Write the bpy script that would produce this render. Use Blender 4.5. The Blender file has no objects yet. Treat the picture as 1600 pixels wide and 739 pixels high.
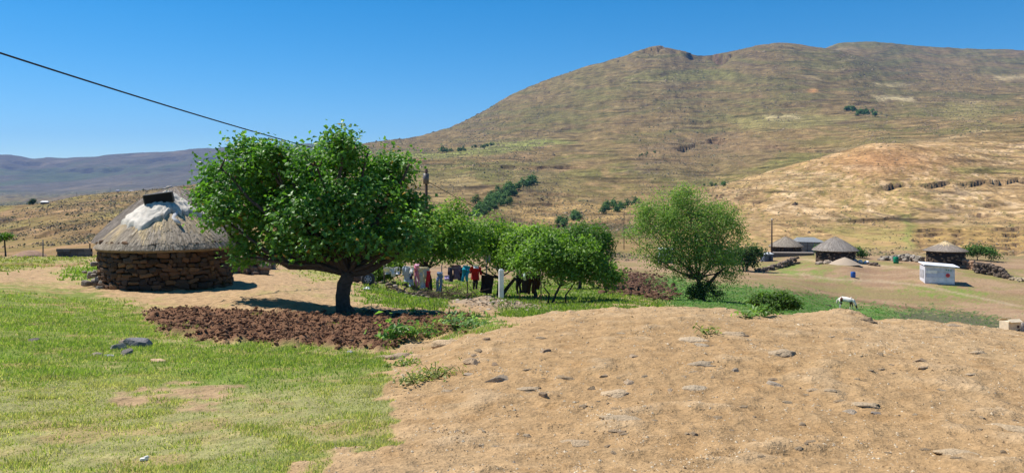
import bpy, bmesh, math, random
import numpy as np
from mathutils import Vector, Matrix
scene = bpy.context.scene
col = scene.collection
R = math.radians
F = 1250.0          # focal length in photograph pixels (1600 wide)
HZ = 305.0          # photograph row of eye level
# ---------------------------------------------------------------- camera, world, sun
cam = bpy.data.cameras.new('camera'); camo = bpy.data.objects.new('camera', cam); col.objects.link(camo)
camo.location = (0, 0, 0); camo.rotation_euler = (R(90), 0, 0)
cam.sensor_width = 36; cam.lens = F / 1600 * 36; cam.shift_y = -(369.5 - HZ) / 1600
cam.clip_start = 0.1; cam.clip_end = 60000
scene.camera = camo
SUN_EL = R(57); SUN_H = (-0.90, 0.436)             # sun up to the left, a little behind the subject
SUN_DIR = Vector((SUN_H[0] * math.cos(SUN_EL), SUN_H[1] * math.cos(SUN_EL), math.sin(SUN_EL)))
w = bpy.data.worlds.new('World'); scene.world = w; w.use_nodes = True
nt = w.node_tree; nt.nodes.clear()
sky = nt.nodes.new('ShaderNodeTexSky'); sky.sky_type = 'NISHITA'; sky.sun_disc = False
sky.sun_elevation = SUN_EL; sky.sun_rotation = math.atan2(SUN_DIR.x, SUN_DIR.y)
sky.altitude = 1900; sky.air_density = 1.0; sky.dust_density = 0.0; sky.ozone_density = 3.0
bg = nt.nodes.new('ShaderNodeBackground'); bg.inputs['Strength'].default_value = 0.09
out = nt.nodes.new('ShaderNodeOutputWorld')
hs = nt.nodes.new('ShaderNodeHueSaturation'); hs.inputs['Saturation'].default_value = 1.44; hs.inputs['Hue'].default_value = 0.494; hs.inputs['Value'].default_value = 1.0
nt.links.new(sky.outputs[0], hs.inputs['Color']); nt.links.new(hs.outputs[0], bg.inputs[0]); nt.links.new(bg.outputs[0], out.inputs[0])
sl = bpy.data.lights.new('sun', 'SUN'); sl.energy = 5.0; sl.angle = R(0.53); sl.color = (1.0, 0.95, 0.87)
so = bpy.data.objects.new('sun', sl); col.objects.link(so); so.rotation_euler = SUN_DIR.to_track_quat('Z', 'Y').to_euler()
scene.view_settings.view_transform = 'Standard'; scene.view_settings.look = 'None'
scene.view_settings.exposure = 0.55; scene.view_settings.gamma = 1.0
scene.cycles.use_denoising = True
scene.cycles.max_bounces = 6; scene.cycles.volume_bounces = 0
scene.cycles.transparent_max_bounces = 6

# ---------------------------------------------------------------- noise
def _h(ix, iy, s):
    n = (ix.astype(np.int64) * 374761393 + iy.astype(np.int64) * 668265263 + s * 982451653) & 0xffffffff
    n = ((n ^ (n >> 13)) * 1274126177) & 0xffffffff
    n = n ^ (n >> 16)
    return n
def perlin(x, y, s=0):
    x = np.asarray(x, float); y = np.asarray(y, float)
    ix = np.floor(x); iy = np.floor(y); fx = x - ix; fy = y - iy
    u = fx * fx * fx * (fx * (fx * 6 - 15) + 10); v = fy * fy * fy * (fy * (fy * 6 - 15) + 10)
    def g(dx, dy):
        a = _h(ix + dx, iy + dy, s) * (2 * math.pi / 4294967296.0)
        return np.cos(a) * (fx - dx) + np.sin(a) * (fy - dy)
    a = g(0, 0); b = g(1, 0); c = g(0, 1); d = g(1, 1)
    return ((a + (b - a) * u) * (1 - v) + (c + (d - c) * u) * v) * 1.5
def fbm(x, y, o=4, s=0, gain=0.5):
    t = 0; a = 1.0; f = 1.0; n = 0
    for k in range(o):
        t = t + a * perlin(x * f + 17.3 * k, y * f - 9.1 * k, s + k); n += a; a *= gain; f *= 2.03
    return t / n
def sstep(a, b, x):
    t = np.clip((x - a) / (b - a), 0, 1); return t * t * (3 - 2 * t)
def mix(a, b, t):
    return a + (b - a) * t
def pmask(px, py, poly, soft=6.0):
    n = len(poly); ins = np.zeros(px.shape, bool); dm = np.full(px.shape, 1e9)
    for i in range(n):
        x0, y0 = poly[i]; x1, y1 = poly[(i + 1) % n]
        if y0 != y1:
            c = (y0 > py) != (y1 > py)
            ins ^= c & (px < (x1 - x0) * (py - y0) / (y1 - y0) + x0)
        dx, dy = x1 - x0, y1 - y0; L = dx * dx + dy * dy
        t = np.clip(((px - x0) * dx + (py - y0) * dy) / L, 0, 1)
        dm = np.minimum(dm, (px - x0 - t * dx) ** 2 + (py - y0 - t * dy) ** 2)
    d = np.sqrt(dm)
    return sstep(-soft, soft, np.where(ins, d, -d))
def linedist(px, py, pts):
    """signed rows below a polyline (positive = lower in view / nearer), and a fade at its ends"""
    xs = np.array([p[0] for p in pts], float); ys = np.array([p[1] for p in pts], float)
    y = np.interp(px, xs, ys)
    fade = sstep(xs[0] - 10, xs[0] + 25, px) * (1 - sstep(xs[-1] - 25, xs[-1] + 10, px))
    return py - y, fade

# ---------------------------------------------------------------- terrain: profiles of the land along bearings
COLS = {
 -500: [(4.6,739),(8,588),(12,515),(18,462),(25,428),(34,406),(42,392),(47,392),(55,404),(75,400),(100,394),(150,383),(250,366),(400,345),(520,334),(650,345),(1200,350),(2500,325),(3500,310),(4500,290),(6300,238),(7500,262),(9000,275)],
 0:    [(4.6,739),(8,592),(12,522),(18,470),(25,436),(34,413),(41,401),(46,402),(55,413),(75,407),(100,399),(150,384),(250,360),(400,336),(520,322),(650,335),(1200,345),(2500,318),(3500,306),(4500,288),(6300,243),(7500,262),(9000,275)],
 60:   [(4.6,739),(8,594),(12,526),(18,475),(25,443),(34,416),(42,402),(46,401),(55,413),(75,405),(100,397),(150,380),(250,354),(400,329),(540,317),(680,330),(1200,342),(2500,317),(3500,306),(4500,288),(6300,249),(7500,265),(9000,275)],
 140:  [(4.6,739),(8,597),(12,530),(18,481),(23,456),(28,434),(34,417),(41,403),(46,400),(55,410),(75,402),(100,392),(150,374),(250,348),(400,320),(570,303),(700,315),(1200,335),(2500,314),(3500,303),(4500,284),(6300,246),(7500,262),(9000,275)],
 250:  [(4.6,739),(8,598),(12,533),(18,486),(23.4,457),(27,437),(32,418),(40,399),(48,394),(60,394),(100,380),(150,361),(250,335),(400,311),(600,294),(750,305),(1200,325),(2500,309),(3500,300),(4500,278),(6300,238),(7500,255),(9000,270)],
 400:  [(4.6,739),(8,599),(12,535),(18,488),(22,466),(28,437),(34,418),(45,396),(60,388),(100,368),(150,349),(250,323),(400,299),(650,281),(850,290),(1300,305),(2500,298),(3500,288),(4500,268),(6300,230),(7500,250),(9000,265)],
 545:  [(4.6,739),(8,597),(12,540),(16,513),(20.5,490),(25,468),(32,445),(40,428),(55,408),(80,396),(150,370),(250,345),(400,318),(700,282),(1000,262),(1400,243),(1900,226),(2400,240),(3500,262),(4700,255),(6300,224),(7500,245),(9000,262)],
 650:  [(4.6,739),(8,588),(12,541),(16,512),(20,492),(25,477),(33,465),(40,457),(55,440),(80,418),(120,398),(200,380),(250,368),(400,332),(600,290),(800,262),(1000,248),(1300,237),(1500,234),(1800,222),(2150,213),(2600,232),(3500,258),(5000,262),(6300,255),(9000,272)],
 720:  [(4.6,739),(8,578),(11,531),(14,510),(18,500),(25,487),(33,474),(40,464),(55,444),(80,424),(120,403),(200,384),(250,364),(400,333),(600,290),(800,259),(1000,244),(1300,230),(1700,212),(2200,190),(2700,212),(3500,250),(9000,275)],
 790:  [(4.6,739),(8,573),(11,522),(14,502),(17,500),(25,494),(33,478),(40,465),(55,447),(80,427),(120,406),(200,386),(250,371),(400,341),(550,302),(700,280),(900,254),(1200,231),(1500,212),(1900,176),(2300,150),(2800,180),(3500,230),(9000,275)],
 900:  [(4.6,739),(8,568),(11,517),(14,488),(16.5,487),(22,495),(30,482),(40,466),(55,449),(80,431),(120,410),(200,389),(250,377),(400,347),(550,318),(700,289),(900,259),(1200,229),(1500,201),(1900,146),(2300,105),(2800,140),(3500,200),(9000,275)],
 960:  [(4.6,739),(8,565),(11,512),(14,483),(16,483),(20,494),(30,479),(40,463),(55,448),(80,431),(120,411),(200,390),(250,380),(400,347),(600,312),(800,268),(1000,240),(1250,216),(1600,170),(2000,115),(2330,88),(2800,120),(3500,190),(9000,275)],
 1030: [(4.6,739),(8,563),(11,508),(14,482),(16,482),(20,496),(27,489),(35,478),(45,467),(60,454),(80,437),(110,417),(150,402),(250,383),(400,345),(600,310),(800,265),(1000,236),(1300,208),(1700,148),(2100,93),(2350,67),(2750,95),(3500,180),(9000,275)],
 1100: [(4.6,739),(8,563),(11,508),(14,483),(16,483),(20,498),(27,492),(35,481),(45,470),(60,459),(80,441),(110,419),(150,402),(250,378),(330,352),(420,315),(490,298),(600,302),(800,270),(1000,240),(1300,212),(1700,155),(2100,108),(2350,82),(2750,105),(3500,180),(9000,275)],
 1220: [(4.6,739),(8,562),(11,510),(14,492),(16,493),(20,506),(26,492),(35,489),(50,480),(70,466),(90,443),(110,424),(130,403),(160,390),(250,368),(350,336),(450,290),(520,262),(620,268),(800,250),(1000,222),(1300,188),(1700,132),(2100,86),(2350,63),(2750,90),(3500,170),(9000,275)],
 1320: [(4.6,739),(8,563),(11,512),(14,485),(16,490),(20,516),(30,521),(50,511),(70,493),(82,482),(100,444),(107,418),(113,410),(119,405),(140,394),(180,384),(250,368),(350,335),(450,280),(540,236),(700,242),(900,222),(1300,180),(1700,134),(2100,95),(2350,82),(2650,84),(3050,61),(3500,100),(9000,275)],
 1370: [(4.6,739),(8,564),(11,516),(14,498),(16,501),(20,524),(35,527),(55,511),(72,494),(84,480),(100,444),(110,422),(118,410),(135,397),(180,385),(250,366),(350,335),(450,275),(540,222),(650,232),(900,210),(1300,178),(1700,144),(2100,108),(2500,90),(3050,61),(3500,100),(9000,275)],
 1450: [(4.6,739),(8,566),(11,522),(14,503),(16,506),(20,532),(40,532),(60,516),(75,500),(85,481),(98,446),(107,423),(115,412),(125,402),(150,390),(250,363),(350,333),(450,280),(550,228),(680,223),(900,208),(1300,178),(1750,146),(2300,114),(3050,69),(3500,100),(9000,275)],
 1600: [(4.6,739),(8,570),(11,535),(14,518),(16,522),(20,547),(40,545),(60,526),(70,510),(80,490),(95,456),(107,430),(118,415),(135,402),(160,392),(250,367),(400,320),(550,255),(700,205),(900,190),(1300,170),(1800,140),(2400,110),(3050,75),(3500,100),(9000,275)],
 2100: [(4.6,739),(8,575),(11,545),(14,530),(16,535),(20,558),(40,552),(60,530),(70,512),(80,494),(95,462),(107,436),(118,420),(135,405),(160,394),(250,365),(400,310),(550,245),(700,195),(900,175),(1300,150),(1800,125),(2400,100),(3050,85),(3500,110),(9000,275)],
}
LY = np.linspace(math.log(4.6), math.log(9000), 760)
KX = np.array(sorted(COLS), float)
tab = np.stack([np.interp(LY, [math.log(a) for a, b in COLS[int(k)]], [b for a, b in COLS[int(k)]]) for k in KX])
PXG = np.arange(-500, 2101, 10.0)
def pchip(x, y, xn):
    h = np.diff(x)[:, None]; d = np.diff(y, axis=0) / h
    m = np.zeros_like(y); m[0] = d[0]; m[-1] = d[-1]
    a, b = d[:-1], d[1:]; hm = h[:-1] + h[1:]
    w1 = 2 * h[1:] + h[:-1]; w2 = h[1:] + 2 * h[:-1]
    with np.errstate(divide='ignore', invalid='ignore'):
        hv = (w1 + w2) / (w1 / a + w2 / b)
    m[1:-1] = np.where(a * b > 0, hv, 0)
    i = np.clip(np.searchsorted(x, xn, side='right') - 1, 0, len(x) - 2)
    t = ((xn - x[i]) / (x[i + 1] - x[i]))[:, None]; hh = (x[i + 1] - x[i])[:, None]
    return ((2*t**3 - 3*t**2 + 1) * y[i] + (t**3 - 2*t**2 + t) * hh * m[i] + (-2*t**3 + 3*t**2) * y[i+1] + (t**3 - t**2) * hh * m[i+1])
T = pchip(KX, tab, PXG)
def blur(a, n, axis):
    k = np.exp(-0.5 * (np.arange(-3 * n, 3 * n + 1) / n) ** 2); k /= k.sum()
    p = np.pad(a, [(3 * n, 3 * n) if q == axis else (0, 0) for q in range(2)], mode='edge')
    return np.apply_along_axis(lambda v: np.convolve(v, k, 'valid'), axis, p)
T = blur(T, 4, 1)
CRX = [-500, 780, 850, 900, 940, 960, 985, 1000, 1040, 1080, 1110, 1150, 1200, 1240, 1280, 1305, 1335, 1350, 1362, 1390, 1425, 1450, 1478, 1497, 1522, 1600, 2100]
CRY = [0, 0, 0, 489, 484, 481, 485, 483, 480, 481, 484, 489, 494, 493, 489, 484, 485, 491, 500, 502, 497, 501, 507, 505, 511, 519, 530]
i14 = int(np.argmin(abs(LY - math.log(14.3))))
cr = np.interp(PXG, CRX, CRY); wgt = sstep(880, 960, PXG)
T += (np.exp(-0.5 * ((LY - math.log(14.3)) / 0.075) ** 2))[None, :] * ((cr - T[:, i14]) * wgt)[:, None]
def base_py(px, Y):
    fi = np.clip((px + 500) / 10.0, 0, len(PXG) - 1.001); fj = np.clip((np.log(Y) - LY[0]) / (LY[1] - LY[0]), 0, len(LY) - 1.001)
    i = fi.astype(int); j = fj.astype(int); a = fi - i; b = fj - j
    return (T[i, j] * (1 - a) + T[i + 1, j] * a) * (1 - b) + (T[i, j + 1] * (1 - a) + T[i + 1, j + 1] * a) * b

# land cover areas (outlines as they lie in the photograph, fixed to the land here)
P_SOIL = [(228,489),(300,483),(400,491),(480,495),(600,492),(700,496),(722,508),(700,522),(640,538),(600,547),(535,547),(400,537),(330,531),(262,522)]
P_GRASS = [(-900,440),(-10,443),(60,447),(130,456),(215,478),(240,500),(330,530),(560,548),(610,556),(612,572),(585,600),(594,634),(587,660),(606,690),(576,704),(515,720),(455,742),(410,900),(-900,900)]
P_BARE = [(165,612),(235,600),(330,601),(370,610),(330,625),(230,632),(190,625)]
P_STRIP = [(-900,395),(0,400),(60,402),(140,400),(142,411),(60,414),(-20,424),(-900,440)]
P_TUFT = [(105,425),(150,412),(185,436),(150,442),(115,438)]
P_ORCH = [(575,440),(640,436),(760,440),(900,440),(970,450),(1040,472),(1060,479),(960,481),(880,490),(850,500),(800,500),(760,470),(700,470),(690,485),(580,475),(560,455)]
P_EDGE = [(690,503),(760,498),(770,512),(720,522),(650,535),(610,548),(590,540),(640,522)]
P_TILL = [(958,420),(1000,424),(1030,432),(1062,452),(1060,467),(1030,466),(955,452)]
P_CROP = [(1025,436),(1050,428),(1085,436),(1120,446),(1180,452),(1260,461),(1400,480),(1500,490),(1572,498),(1560,522),(1300,530),(1180,500),(1060,482),(1035,455)]
P_DARK = [(1400,484),(1500,492),(1700,512),(1700,540),(1350,540),(1360,505)]
P_VIL = [(1150,398),(1200,405),(1270,399),(1400,412),(1600,425),(1600,446),(1480,432),(1340,425),(1240,415),(1160,420)]
P_VG = [(1395,448),(1440,445),(1490,449),(1545,468),(1520,472),(1450,464)]
P_VG2 = [(1185,418),(1240,408),(1262,424),(1330,436),(1330,442),(1250,436),(1190,432)]
P_YGR = [(415,398),(480,398),(540,430),(500,436),(440,412)]
BANDS_NEAR = [([(-40,411),(40,409),(100,412),(140,407)], 30, 44, 0.05)]
BANDS = [  # ledges and scarps on the hillsides: outline, nearest, farthest, height as part of distance
 ([(560,262),(640,252),(700,251),(780,258),(860,262),(930,258)], 650, 1500, .004),
 ([(660,296),(760,300),(860,296)], 400, 1000, .0025),
 ([(1040,236),(1080,226),(1120,215),(1150,220)], 700, 1700, .007),
 ([(1000,80),(1042,71),(1072,83),(1135,88),(1150,84)], 1950, 2420, .012),
 ([(1370,291),(1430,286),(1500,285),(1600,279),(1700,276)], 300, 640, .006),
 ([(1262,346),(1300,345),(1380,341),(1420,336),(1440,330)], 230, 480, .004),
 ([(1500,333),(1560,335),(1700,330)], 230, 480, .004),
 ([(1440,324),(1500,322),(1600,316)], 230, 520, .0025),
 ([(1150,226),(1240,230),(1290,238),(1330,232)], 700, 1700, .003),
 ([(1180,160),(1300,165),(1400,158)], 1200, 2400, .002),
 ([(880,142),(960,128),(1060,112),(1150,118)], 1500, 2400, .002),
 ([(860,170),(960,158),(1080,150),(1200,150)], 1200, 2400, .002),
 ([(820,205),(940,195),(1050,186),(1120,190)], 1000, 2000, .002),
 ([(700,350),(790,340),(880,352),(990,342)], 300, 700, .004),
 ([(40,372),(110,352),(165,340),(200,345)], 120, 400, .005),
 ([(100,366),(150,360),(220,362)], 100, 300, .005),
 ([(-200,385),(0,365),(60,350)], 120, 400, .003),
 ([(0,262),(100,266),(200,262)], 4500, 7000, .004), ([(180,252),(300,246),(420,246)], 4500, 7000, .005),
 ([(-300,262),(0,252),(120,258)], 4500, 7000, .004), ([(200,268),(350,262),(500,250)], 4500, 7000, .003),
]
for k in range(7):      # terraced fields
    y0 = 356 + k * 7
    BANDS.append(([(1425, y0 + 4), (1480, y0 + 1), (1540, y0), (1700, y0 + 2)], 140, 420, .0036))
for k in range(6):
    y0 = 292 + k * 6
    BANDS.append(([(1092 - k * 2, y0 + 6), (1130, y0 + 1), (1190 + k * 4, y0 - 4)], 240, 560, .0030))
for k in range(5):
    y0 = 350 + k * 7
    BANDS.append(([(1180, y0 + 3), (1250, y0), (1340, y0 + 4)], 140, 420, .0016))
for k in range(4):
    y0 = 300 + k * 9
    BANDS.append(([(800, y0 + 8), (850, y0), (930, y0 + 2)], 350, 800, .0026))

def warp(x, y, Y):
    s = 0.11 * Y + 0.2
    return fbm(x / s, y / s * 0.6, 3, 5), fbm(x / s + 40, y / s * 0.6, 3, 9)
def zones(px, py, x, Y):
    n1, n2 = warp(x, Y, Y)
    n1 = n1 + 1.1 * perlin(x * 1.7, Y * 1.3, 15) + 0.8 * perlin(x * 5, Y * 4, 16); n2 = n2 + 0.9 * perlin(x * 1.9, Y * 1.1, 17) + .7 * perlin(x * 6, Y * 4.5, 18)
    qx = px + n1 * 32; qy = py + n2 * (2 + (py - HZ) * 0.05)
    near = Y < 26
    z = {}
    def one(P, s, c, ax=None, ay=None):
        r = np.zeros(px.shape); i = np.nonzero(c)[0]
        if len(i): r[i] = pmask((qx if ax is None else ax)[i], (qy if ay is None else ay)[i], P, s)
        return r
    z['soil'] = one(P_SOIL, 3, Y < 24, px + n1 * 16, py + n2 * 6)
    z['grass'] = one(P_GRASS, 7, near) * (1 - z['soil'])
    z['bare'] = one(P_BARE, 6, Y < 9)
    z['strip'] = one(P_STRIP, 3, (Y > 20) & (Y < 60)); z['tuft'] = one(P_TUFT, 4, (Y > 18) & (Y < 45))
    z['orch'] = one(P_ORCH, 5, (Y > 21 + 2 * n1) & (Y < 75)); z['edge'] = one(P_EDGE, 4, Y < 26)
    z['till'] = one(P_TILL, 3, (Y > 40) & (Y < 110)); z['crop'] = one(P_CROP, 3, (Y > 23 + 4 * n1) & (Y < 110))
    z['dark'] = one(P_DARK, 5, (Y > 30) & (Y < 95)); z['vg'] = one(P_VG, 4, (Y > 60) & (Y < 140)); z['vg2'] = one(P_VG2, 4, (Y > 60) & (Y < 150))
    z['ygr'] = one(P_YGR, 4, (Y > 25) & (Y < 70)); z['vil'] = one(P_VIL, 6, (Y > 60) & (Y < 200))
    return z
def pix(x, Y):
    return 800 + F * x / np.maximum(Y, 4.6)
def surface(x, y, want=False):
    x = np.asarray(x, float); y = np.asarray(y, float)
    Y = np.maximum(y, 4.6); px = pix(x, y); py = base_py(px, Y)
    z0 = (HZ - py) / F * Y
    z = z0 + np.where(y < 4.6, (4.6 - y) * 0.012, 0)
    Z = zones(px, py, x, Y) if want is not None else None
    nearw = 1 - sstep(60, 200, Y)
    # near relief
    lo = Y < 240
    rough = np.where(lo, 1 - 0.55 * Z['grass'], 0)
    z = z + nearw * rough * (0.05 * fbm(x / 1.7, y / 1.7, 3, 21) + 0.085 * np.maximum(0, fbm(x / 0.62, y / 0.5, 3, 31)) + 0.022 * fbm(x / 0.17, y / 0.16, 2, 41))
    z = z + 0.19 * Z['soil'] * (0.35 + fbm(x / 0.5, y / 0.45, 5, 51, 0.68))
    z = z + (Z['orch'] + Z['crop']) * 0.10 * fbm(x / 2.5, y / 2.5, 3, 61)
    z = z + 0.05 * Z['till'] * np.sin((x * 0.6 + y * 0.9) * 3.0)
    z = z + 0.05 * Z['crop'] * np.sin((x * 0.55 + y * 0.83) * 5.0)
    far = sstep(25, 300, Y)
    ridge = 1 - 2 * np.abs(fbm(x / 110 + 3, y / 190, 4, 71))
    z = z + far * (Y * 0.0022 * fbm(x / (18 + Y * .05), y / (22 + Y * .06), 5, 81, 0.55)) + sstep(250, 900, Y) * (1 - sstep(3500, 4500, Y)) * (ridge - .3) * Y * (0.0034 - .0016 * sstep(1500, 2300, Y))
    z = z + sstep(3500, 5000, Y) * Y * 0.0045 * (1 - 2 * np.abs(fbm(x / 700, y / 1500, 5, 91)))
    st_on = sstep(260, 420, Y) * (1 - sstep(3200, 3800, Y)); P_ = np.where(Y < 640, 5.0, 13.0)
    ph = (z + 5 * fbm(x / 90, y / 90, 3, 121)) * 2 * math.pi / P_
    am = .6 * st_on * np.clip(.35 + 1.6 * fbm(x / (40 + Y * .12), y / (60 + Y * .2), 3, 131), 0, .95)
    z = z + am * P_ / (2 * math.pi) * np.sin(ph)
    pyn = HZ - z * F / Y
    rock = np.zeros_like(z)
    wob = fbm(x / (4 + Y * .03), y / (4 + Y * .03), 3, 101)
    for pts, a, b, hgt in BANDS:
        ii = np.nonzero((Y > a) & (Y < b) & (px > pts[0][0] - 12) & (px < pts[-1][0] + 12))[0]
        if not len(ii): continue
        zA, rA, pA, qA, wA, YA = z, rock, px, pyn, wob, Y
        z, rock, px, pyn, wob, Y = zA[ii], rA[ii], pA[ii], qA[ii], wA[ii], YA[ii]
        d, fade = linedist(px, pyn + wob * 5, pts)
        g = fade * ((Y > a) & (Y < b)) * np.clip(0.75 + 1.3 * fbm(px / 30, d * 0 + hgt * 900, 2, int(pts[0][0]) + 7), 0.0, 1.4)
        sc = 7.0
        dd = np.where(d >= 0, np.exp(-np.maximum(d, 0) / sc), 0)
        z = z - g * dd * hgt * Y
        rock = np.maximum(rock, g * np.where((d >= -0.8) & (d < 2.2), 1, 0) * (.5+.5*sstep(-.2,.2,wob)) * min(1, hgt / .0035))
        zA[ii] = z; rA[ii] = rock
        z, rock, px, pyn, wob, Y = zA, rA, pA, qA, wA, YA
    rock = np.maximum(rock, .75 * sstep(.45, .8, am * np.cos(ph)) * sstep(.0, .35, fbm(x / (6 + Y * .02), y / (9 + Y * .03), 3, 141) + .15))
    for pts, a, b, h in BANDS_NEAR:
        d, fade = linedist(px, pyn + wob * 4, pts)
        dd = np.where(d >= 0, np.exp(-np.maximum(d, 0) / 14), 0) * fade * ((Y > a) & (Y < b))
        z = z - dd * h * 2; rock = np.maximum(rock, np.where(d < 3, dd, 0))
    # heap of spoil by the drying fence, and other mounds
    for (mx, my, rx, ry, hh) in MOUNDS:
        q = ((x - mx) / rx) ** 2 + ((y - my) / ry) ** 2
        z = z + hh * np.exp(-q * 1.6) * (1 + 0.3 * fbm(x / (rx * .4), y / (ry * .4), 3, 111))
    if want: return z, Z, px, HZ - z * F / Y, Y, rock
    return z
def X(px, Y): return (px - 800) / F * Y
def Zp(py, Y): return (HZ - py) / F * Y
MOUNDS = [(X(768, 30), 30, 1.9, 1.6, .42), (X(640, 36), 36, 1.6, 1.0, .35), (X(1318, 112), 112, 2.6, 2.0, 0)]
def H(x, y): return float(surface(np.array([x]), np.array([y]))[0])
_LYs = np.exp(np.linspace(math.log(4.6), math.log(240), 900))
def ground_at(px, py, ymin=0):
    """the nearest land seen at a photograph position"""
    x = X(px, _LYs); z = surface(x, _LYs); pp = HZ - z * F / _LYs
    i = np.nonzero((pp <= py) & (_LYs > ymin))[0]
    i = i[0] if len(i) else len(_LYs) - 1
    return float(x[i]), float(_LYs[i]), float(z[i])

# ---------------------------------------------------------------- mesh helpers
rng = np.random.default_rng(7); random.seed(7)
class MB:
    def __init__(s): s.v = []; s.f = {}; s.t = []; s.n = 0
    def add(s, v, faces, tint=None):
        v = np.asarray(v, float).reshape(-1, 3)
        for f in faces:
            f = np.asarray(f, int)
            if f.size == 0: continue
            s.f.setdefault(f.shape[1], []).append(f + s.n)
        s.v.append(v)
        t = np.ones((len(v), 4)); 
        if tint is not None: t[:, :3] = tint
        s.t.append(t); s.n += len(v)
    def tube(s, pts, rad, n=7, tint=None, cap=True, flat=None):
        pts = np.asarray(pts, float); m = len(pts); rad = np.broadcast_to(np.asarray(rad, float), (m,))
        tg = np.gradient(pts, axis=0); tg /= np.linalg.norm(tg, axis=1)[:, None] + 1e-9
        ref = np.array([0, 0, 1.0]) if abs(tg[:, 2]).mean() < .8 else np.array([1.0, 0, 0])
        a = np.cross(tg, ref); a /= np.linalg.norm(a, axis=1)[:, None] + 1e-9; b = np.cross(tg, a)
        an = np.linspace(0, 2 * math.pi, n, endpoint=False)
        ring = a[:, None, :] * np.cos(an)[None, :, None] + b[:, None, :] * np.sin(an)[None, :, None] * (flat or 1)
        v = (pts[:, None, :] + ring * rad[:, None, None]).reshape(-1, 3)
        i = np.arange(m - 1)[:, None] * n; j = np.arange(n)[None, :]; k = (j + 1) % n
        q = np.stack([i + j, i + k, i + n + k, i + n + j], -1).reshape(-1, 4)
        fs = [q]
        if cap: fs.append(np.arange(n)[None, ::-1]); fs.append((np.arange(n) + (m - 1) * n)[None, :])
        s.add(v, fs, tint)
    def box(s, c, size, rz=0, tint=None, taper=1.0, rx=0, ry=0):
        hx, hy, hz = [q / 2 for q in size]
        v = np.array([[x * (taper if z > 0 else 1), y * (taper if z > 0 else 1), z] for z in (-hz, hz) for x, y in ((-hx, -hy), (hx, -hy), (hx, hy), (-hx, hy))])
        M = np.array(Matrix.Rotation(rz, 3, 'Z') @ Matrix.Rotation(ry, 3, 'Y') @ Matrix.Rotation(rx, 3, 'X'))
        s.add(v @ M.T + np.array(c), [np.array([[3,2,1,0],[4,5,6,7],[0,1,5,4],[1,2,6,5],[2,3,7,6],[3,0,4,7]])], tint)
    def lathe(s, prof, n=32, tint=None, wob=0, seed=0):
        prof = np.asarray(prof, float); m = len(prof); an = np.linspace(0, 2 * math.pi, n, endpoint=False)
        r = prof[:, 0][:, None] * np.ones((1, n)); z = prof[:, 1][:, None] * np.ones((1, n))
        if wob:
            r = r * (1 + wob * fbm(np.cos(an)[None, :] * 2 + r * .3, np.sin(an)[None, :] * 2 + z, 3, seed))
        v = np.stack([r * np.cos(an), r * np.sin(an), z], -1).reshape(-1, 3)
        i = np.arange(m - 1)[:, None] * n; j = np.arange(n)[None, :]; k = (j + 1) % n
        s.add(v, [np.stack([i + j, i + k, i + n + k, i + n + j], -1).reshape(-1, 4)], tint)
    def mesh(s, name, mat, smooth=False):
        me = bpy.data.meshes.new(name)
        v = np.concatenate(s.v); me.vertices.add(len(v)); me.vertices.foreach_set('co', v.ravel().astype(np.float32))
        loops = []; tot = []
        for k, fl in s.f.items():
            f = np.concatenate(fl); loops.append(f.ravel()); tot.append(np.full(len(f), k))
        L = np.concatenate(loops); t = np.concatenate(tot)
        me.loops.add(len(L)); me.loops.foreach_set('vertex_index', L.astype(np.int32))
        me.polygons.add(len(t)); st = np.concatenate([[0], np.cumsum(t)[:-1]])
        me.polygons.foreach_set('loop_start', st.astype(np.int32)); me.polygons.foreach_set('loop_total', t.astype(np.int32))
        me.polygons.foreach_set('use_smooth', np.full(len(t), smooth))
        at = me.attributes.new('tint', 'FLOAT_COLOR', 'POINT'); at.data.foreach_set('color', np.concatenate(s.t).ravel().astype(np.float32))
        me.update(calc_edges=True)
        if mat: me.materials.append(mat)
        return me
def obj(name, me, parent=None, loc=(0, 0, 0), rot=(0, 0, 0)):
    o = bpy.data.objects.new(name, me); col.objects.link(o); o.location = loc; o.rotation_euler = rot
    if parent: o.parent = parent
    return o
def tag(o, label=None, cat=None, group=None, kind=None):
    if label: o['label'] = label
    if cat: o['category'] = cat
    if group: o['group'] = group
    if kind: o['kind'] = kind
    return o
def thing(name, label, cat, loc, rz=0, group=None):
    o = obj(name, None, None, loc, (0, 0, rz)); return tag(o, label, cat, group)
def dup(root, loc=None, rz=None, label=None, s=None):
    c = root.copy(); col.objects.link(c)
    if loc is not None: c.location = loc
    if rz is not None: c.rotation_euler = (0, 0, rz)
    if s is not None: c.scale = (s, s, s)
    if label: c['label'] = label
    for ch in KIDS.get(root.name, []):
        d = ch.copy(); col.objects.link(d); d.parent = c
    return c
KIDS = {}

# ---------------------------------------------------------------- materials
def newmat(name):
    m = bpy.data.materials.new(name); m.use_nodes = True; t = m.node_tree
    return m, t, t.nodes['Principled BSDF']
def N(t, typ, **kw):
    n = t.nodes.new(typ)
    for k, v in kw.items(): setattr(n, k, v)
    return n
def noise(t, vec, scale, detail=4, rough=.55):
    n = N(t, 'ShaderNodeTexNoise'); n.inputs['Scale'].default_value = scale; n.inputs['Detail'].default_value = detail; n.inputs['Roughness'].default_value = rough
    t.links.new(vec, n.inputs['Vector']); return n.outputs['Fac']
def ramp(t, fac, a, b, va, vb):
    n = N(t, 'ShaderNodeMapRange'); t.links.new(fac, n.inputs[0])
    for i, q in enumerate((a, b, va, vb)): n.inputs[i + 1].default_value = q
    return n.outputs[0]
def mulcol(t, colour, fac):
    n = N(t, 'ShaderNodeVectorMath', operation='SCALE'); t.links.new(colour, n.inputs[0]); t.links.new(fac, n.inputs['Scale']); return n.outputs[0]
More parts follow.
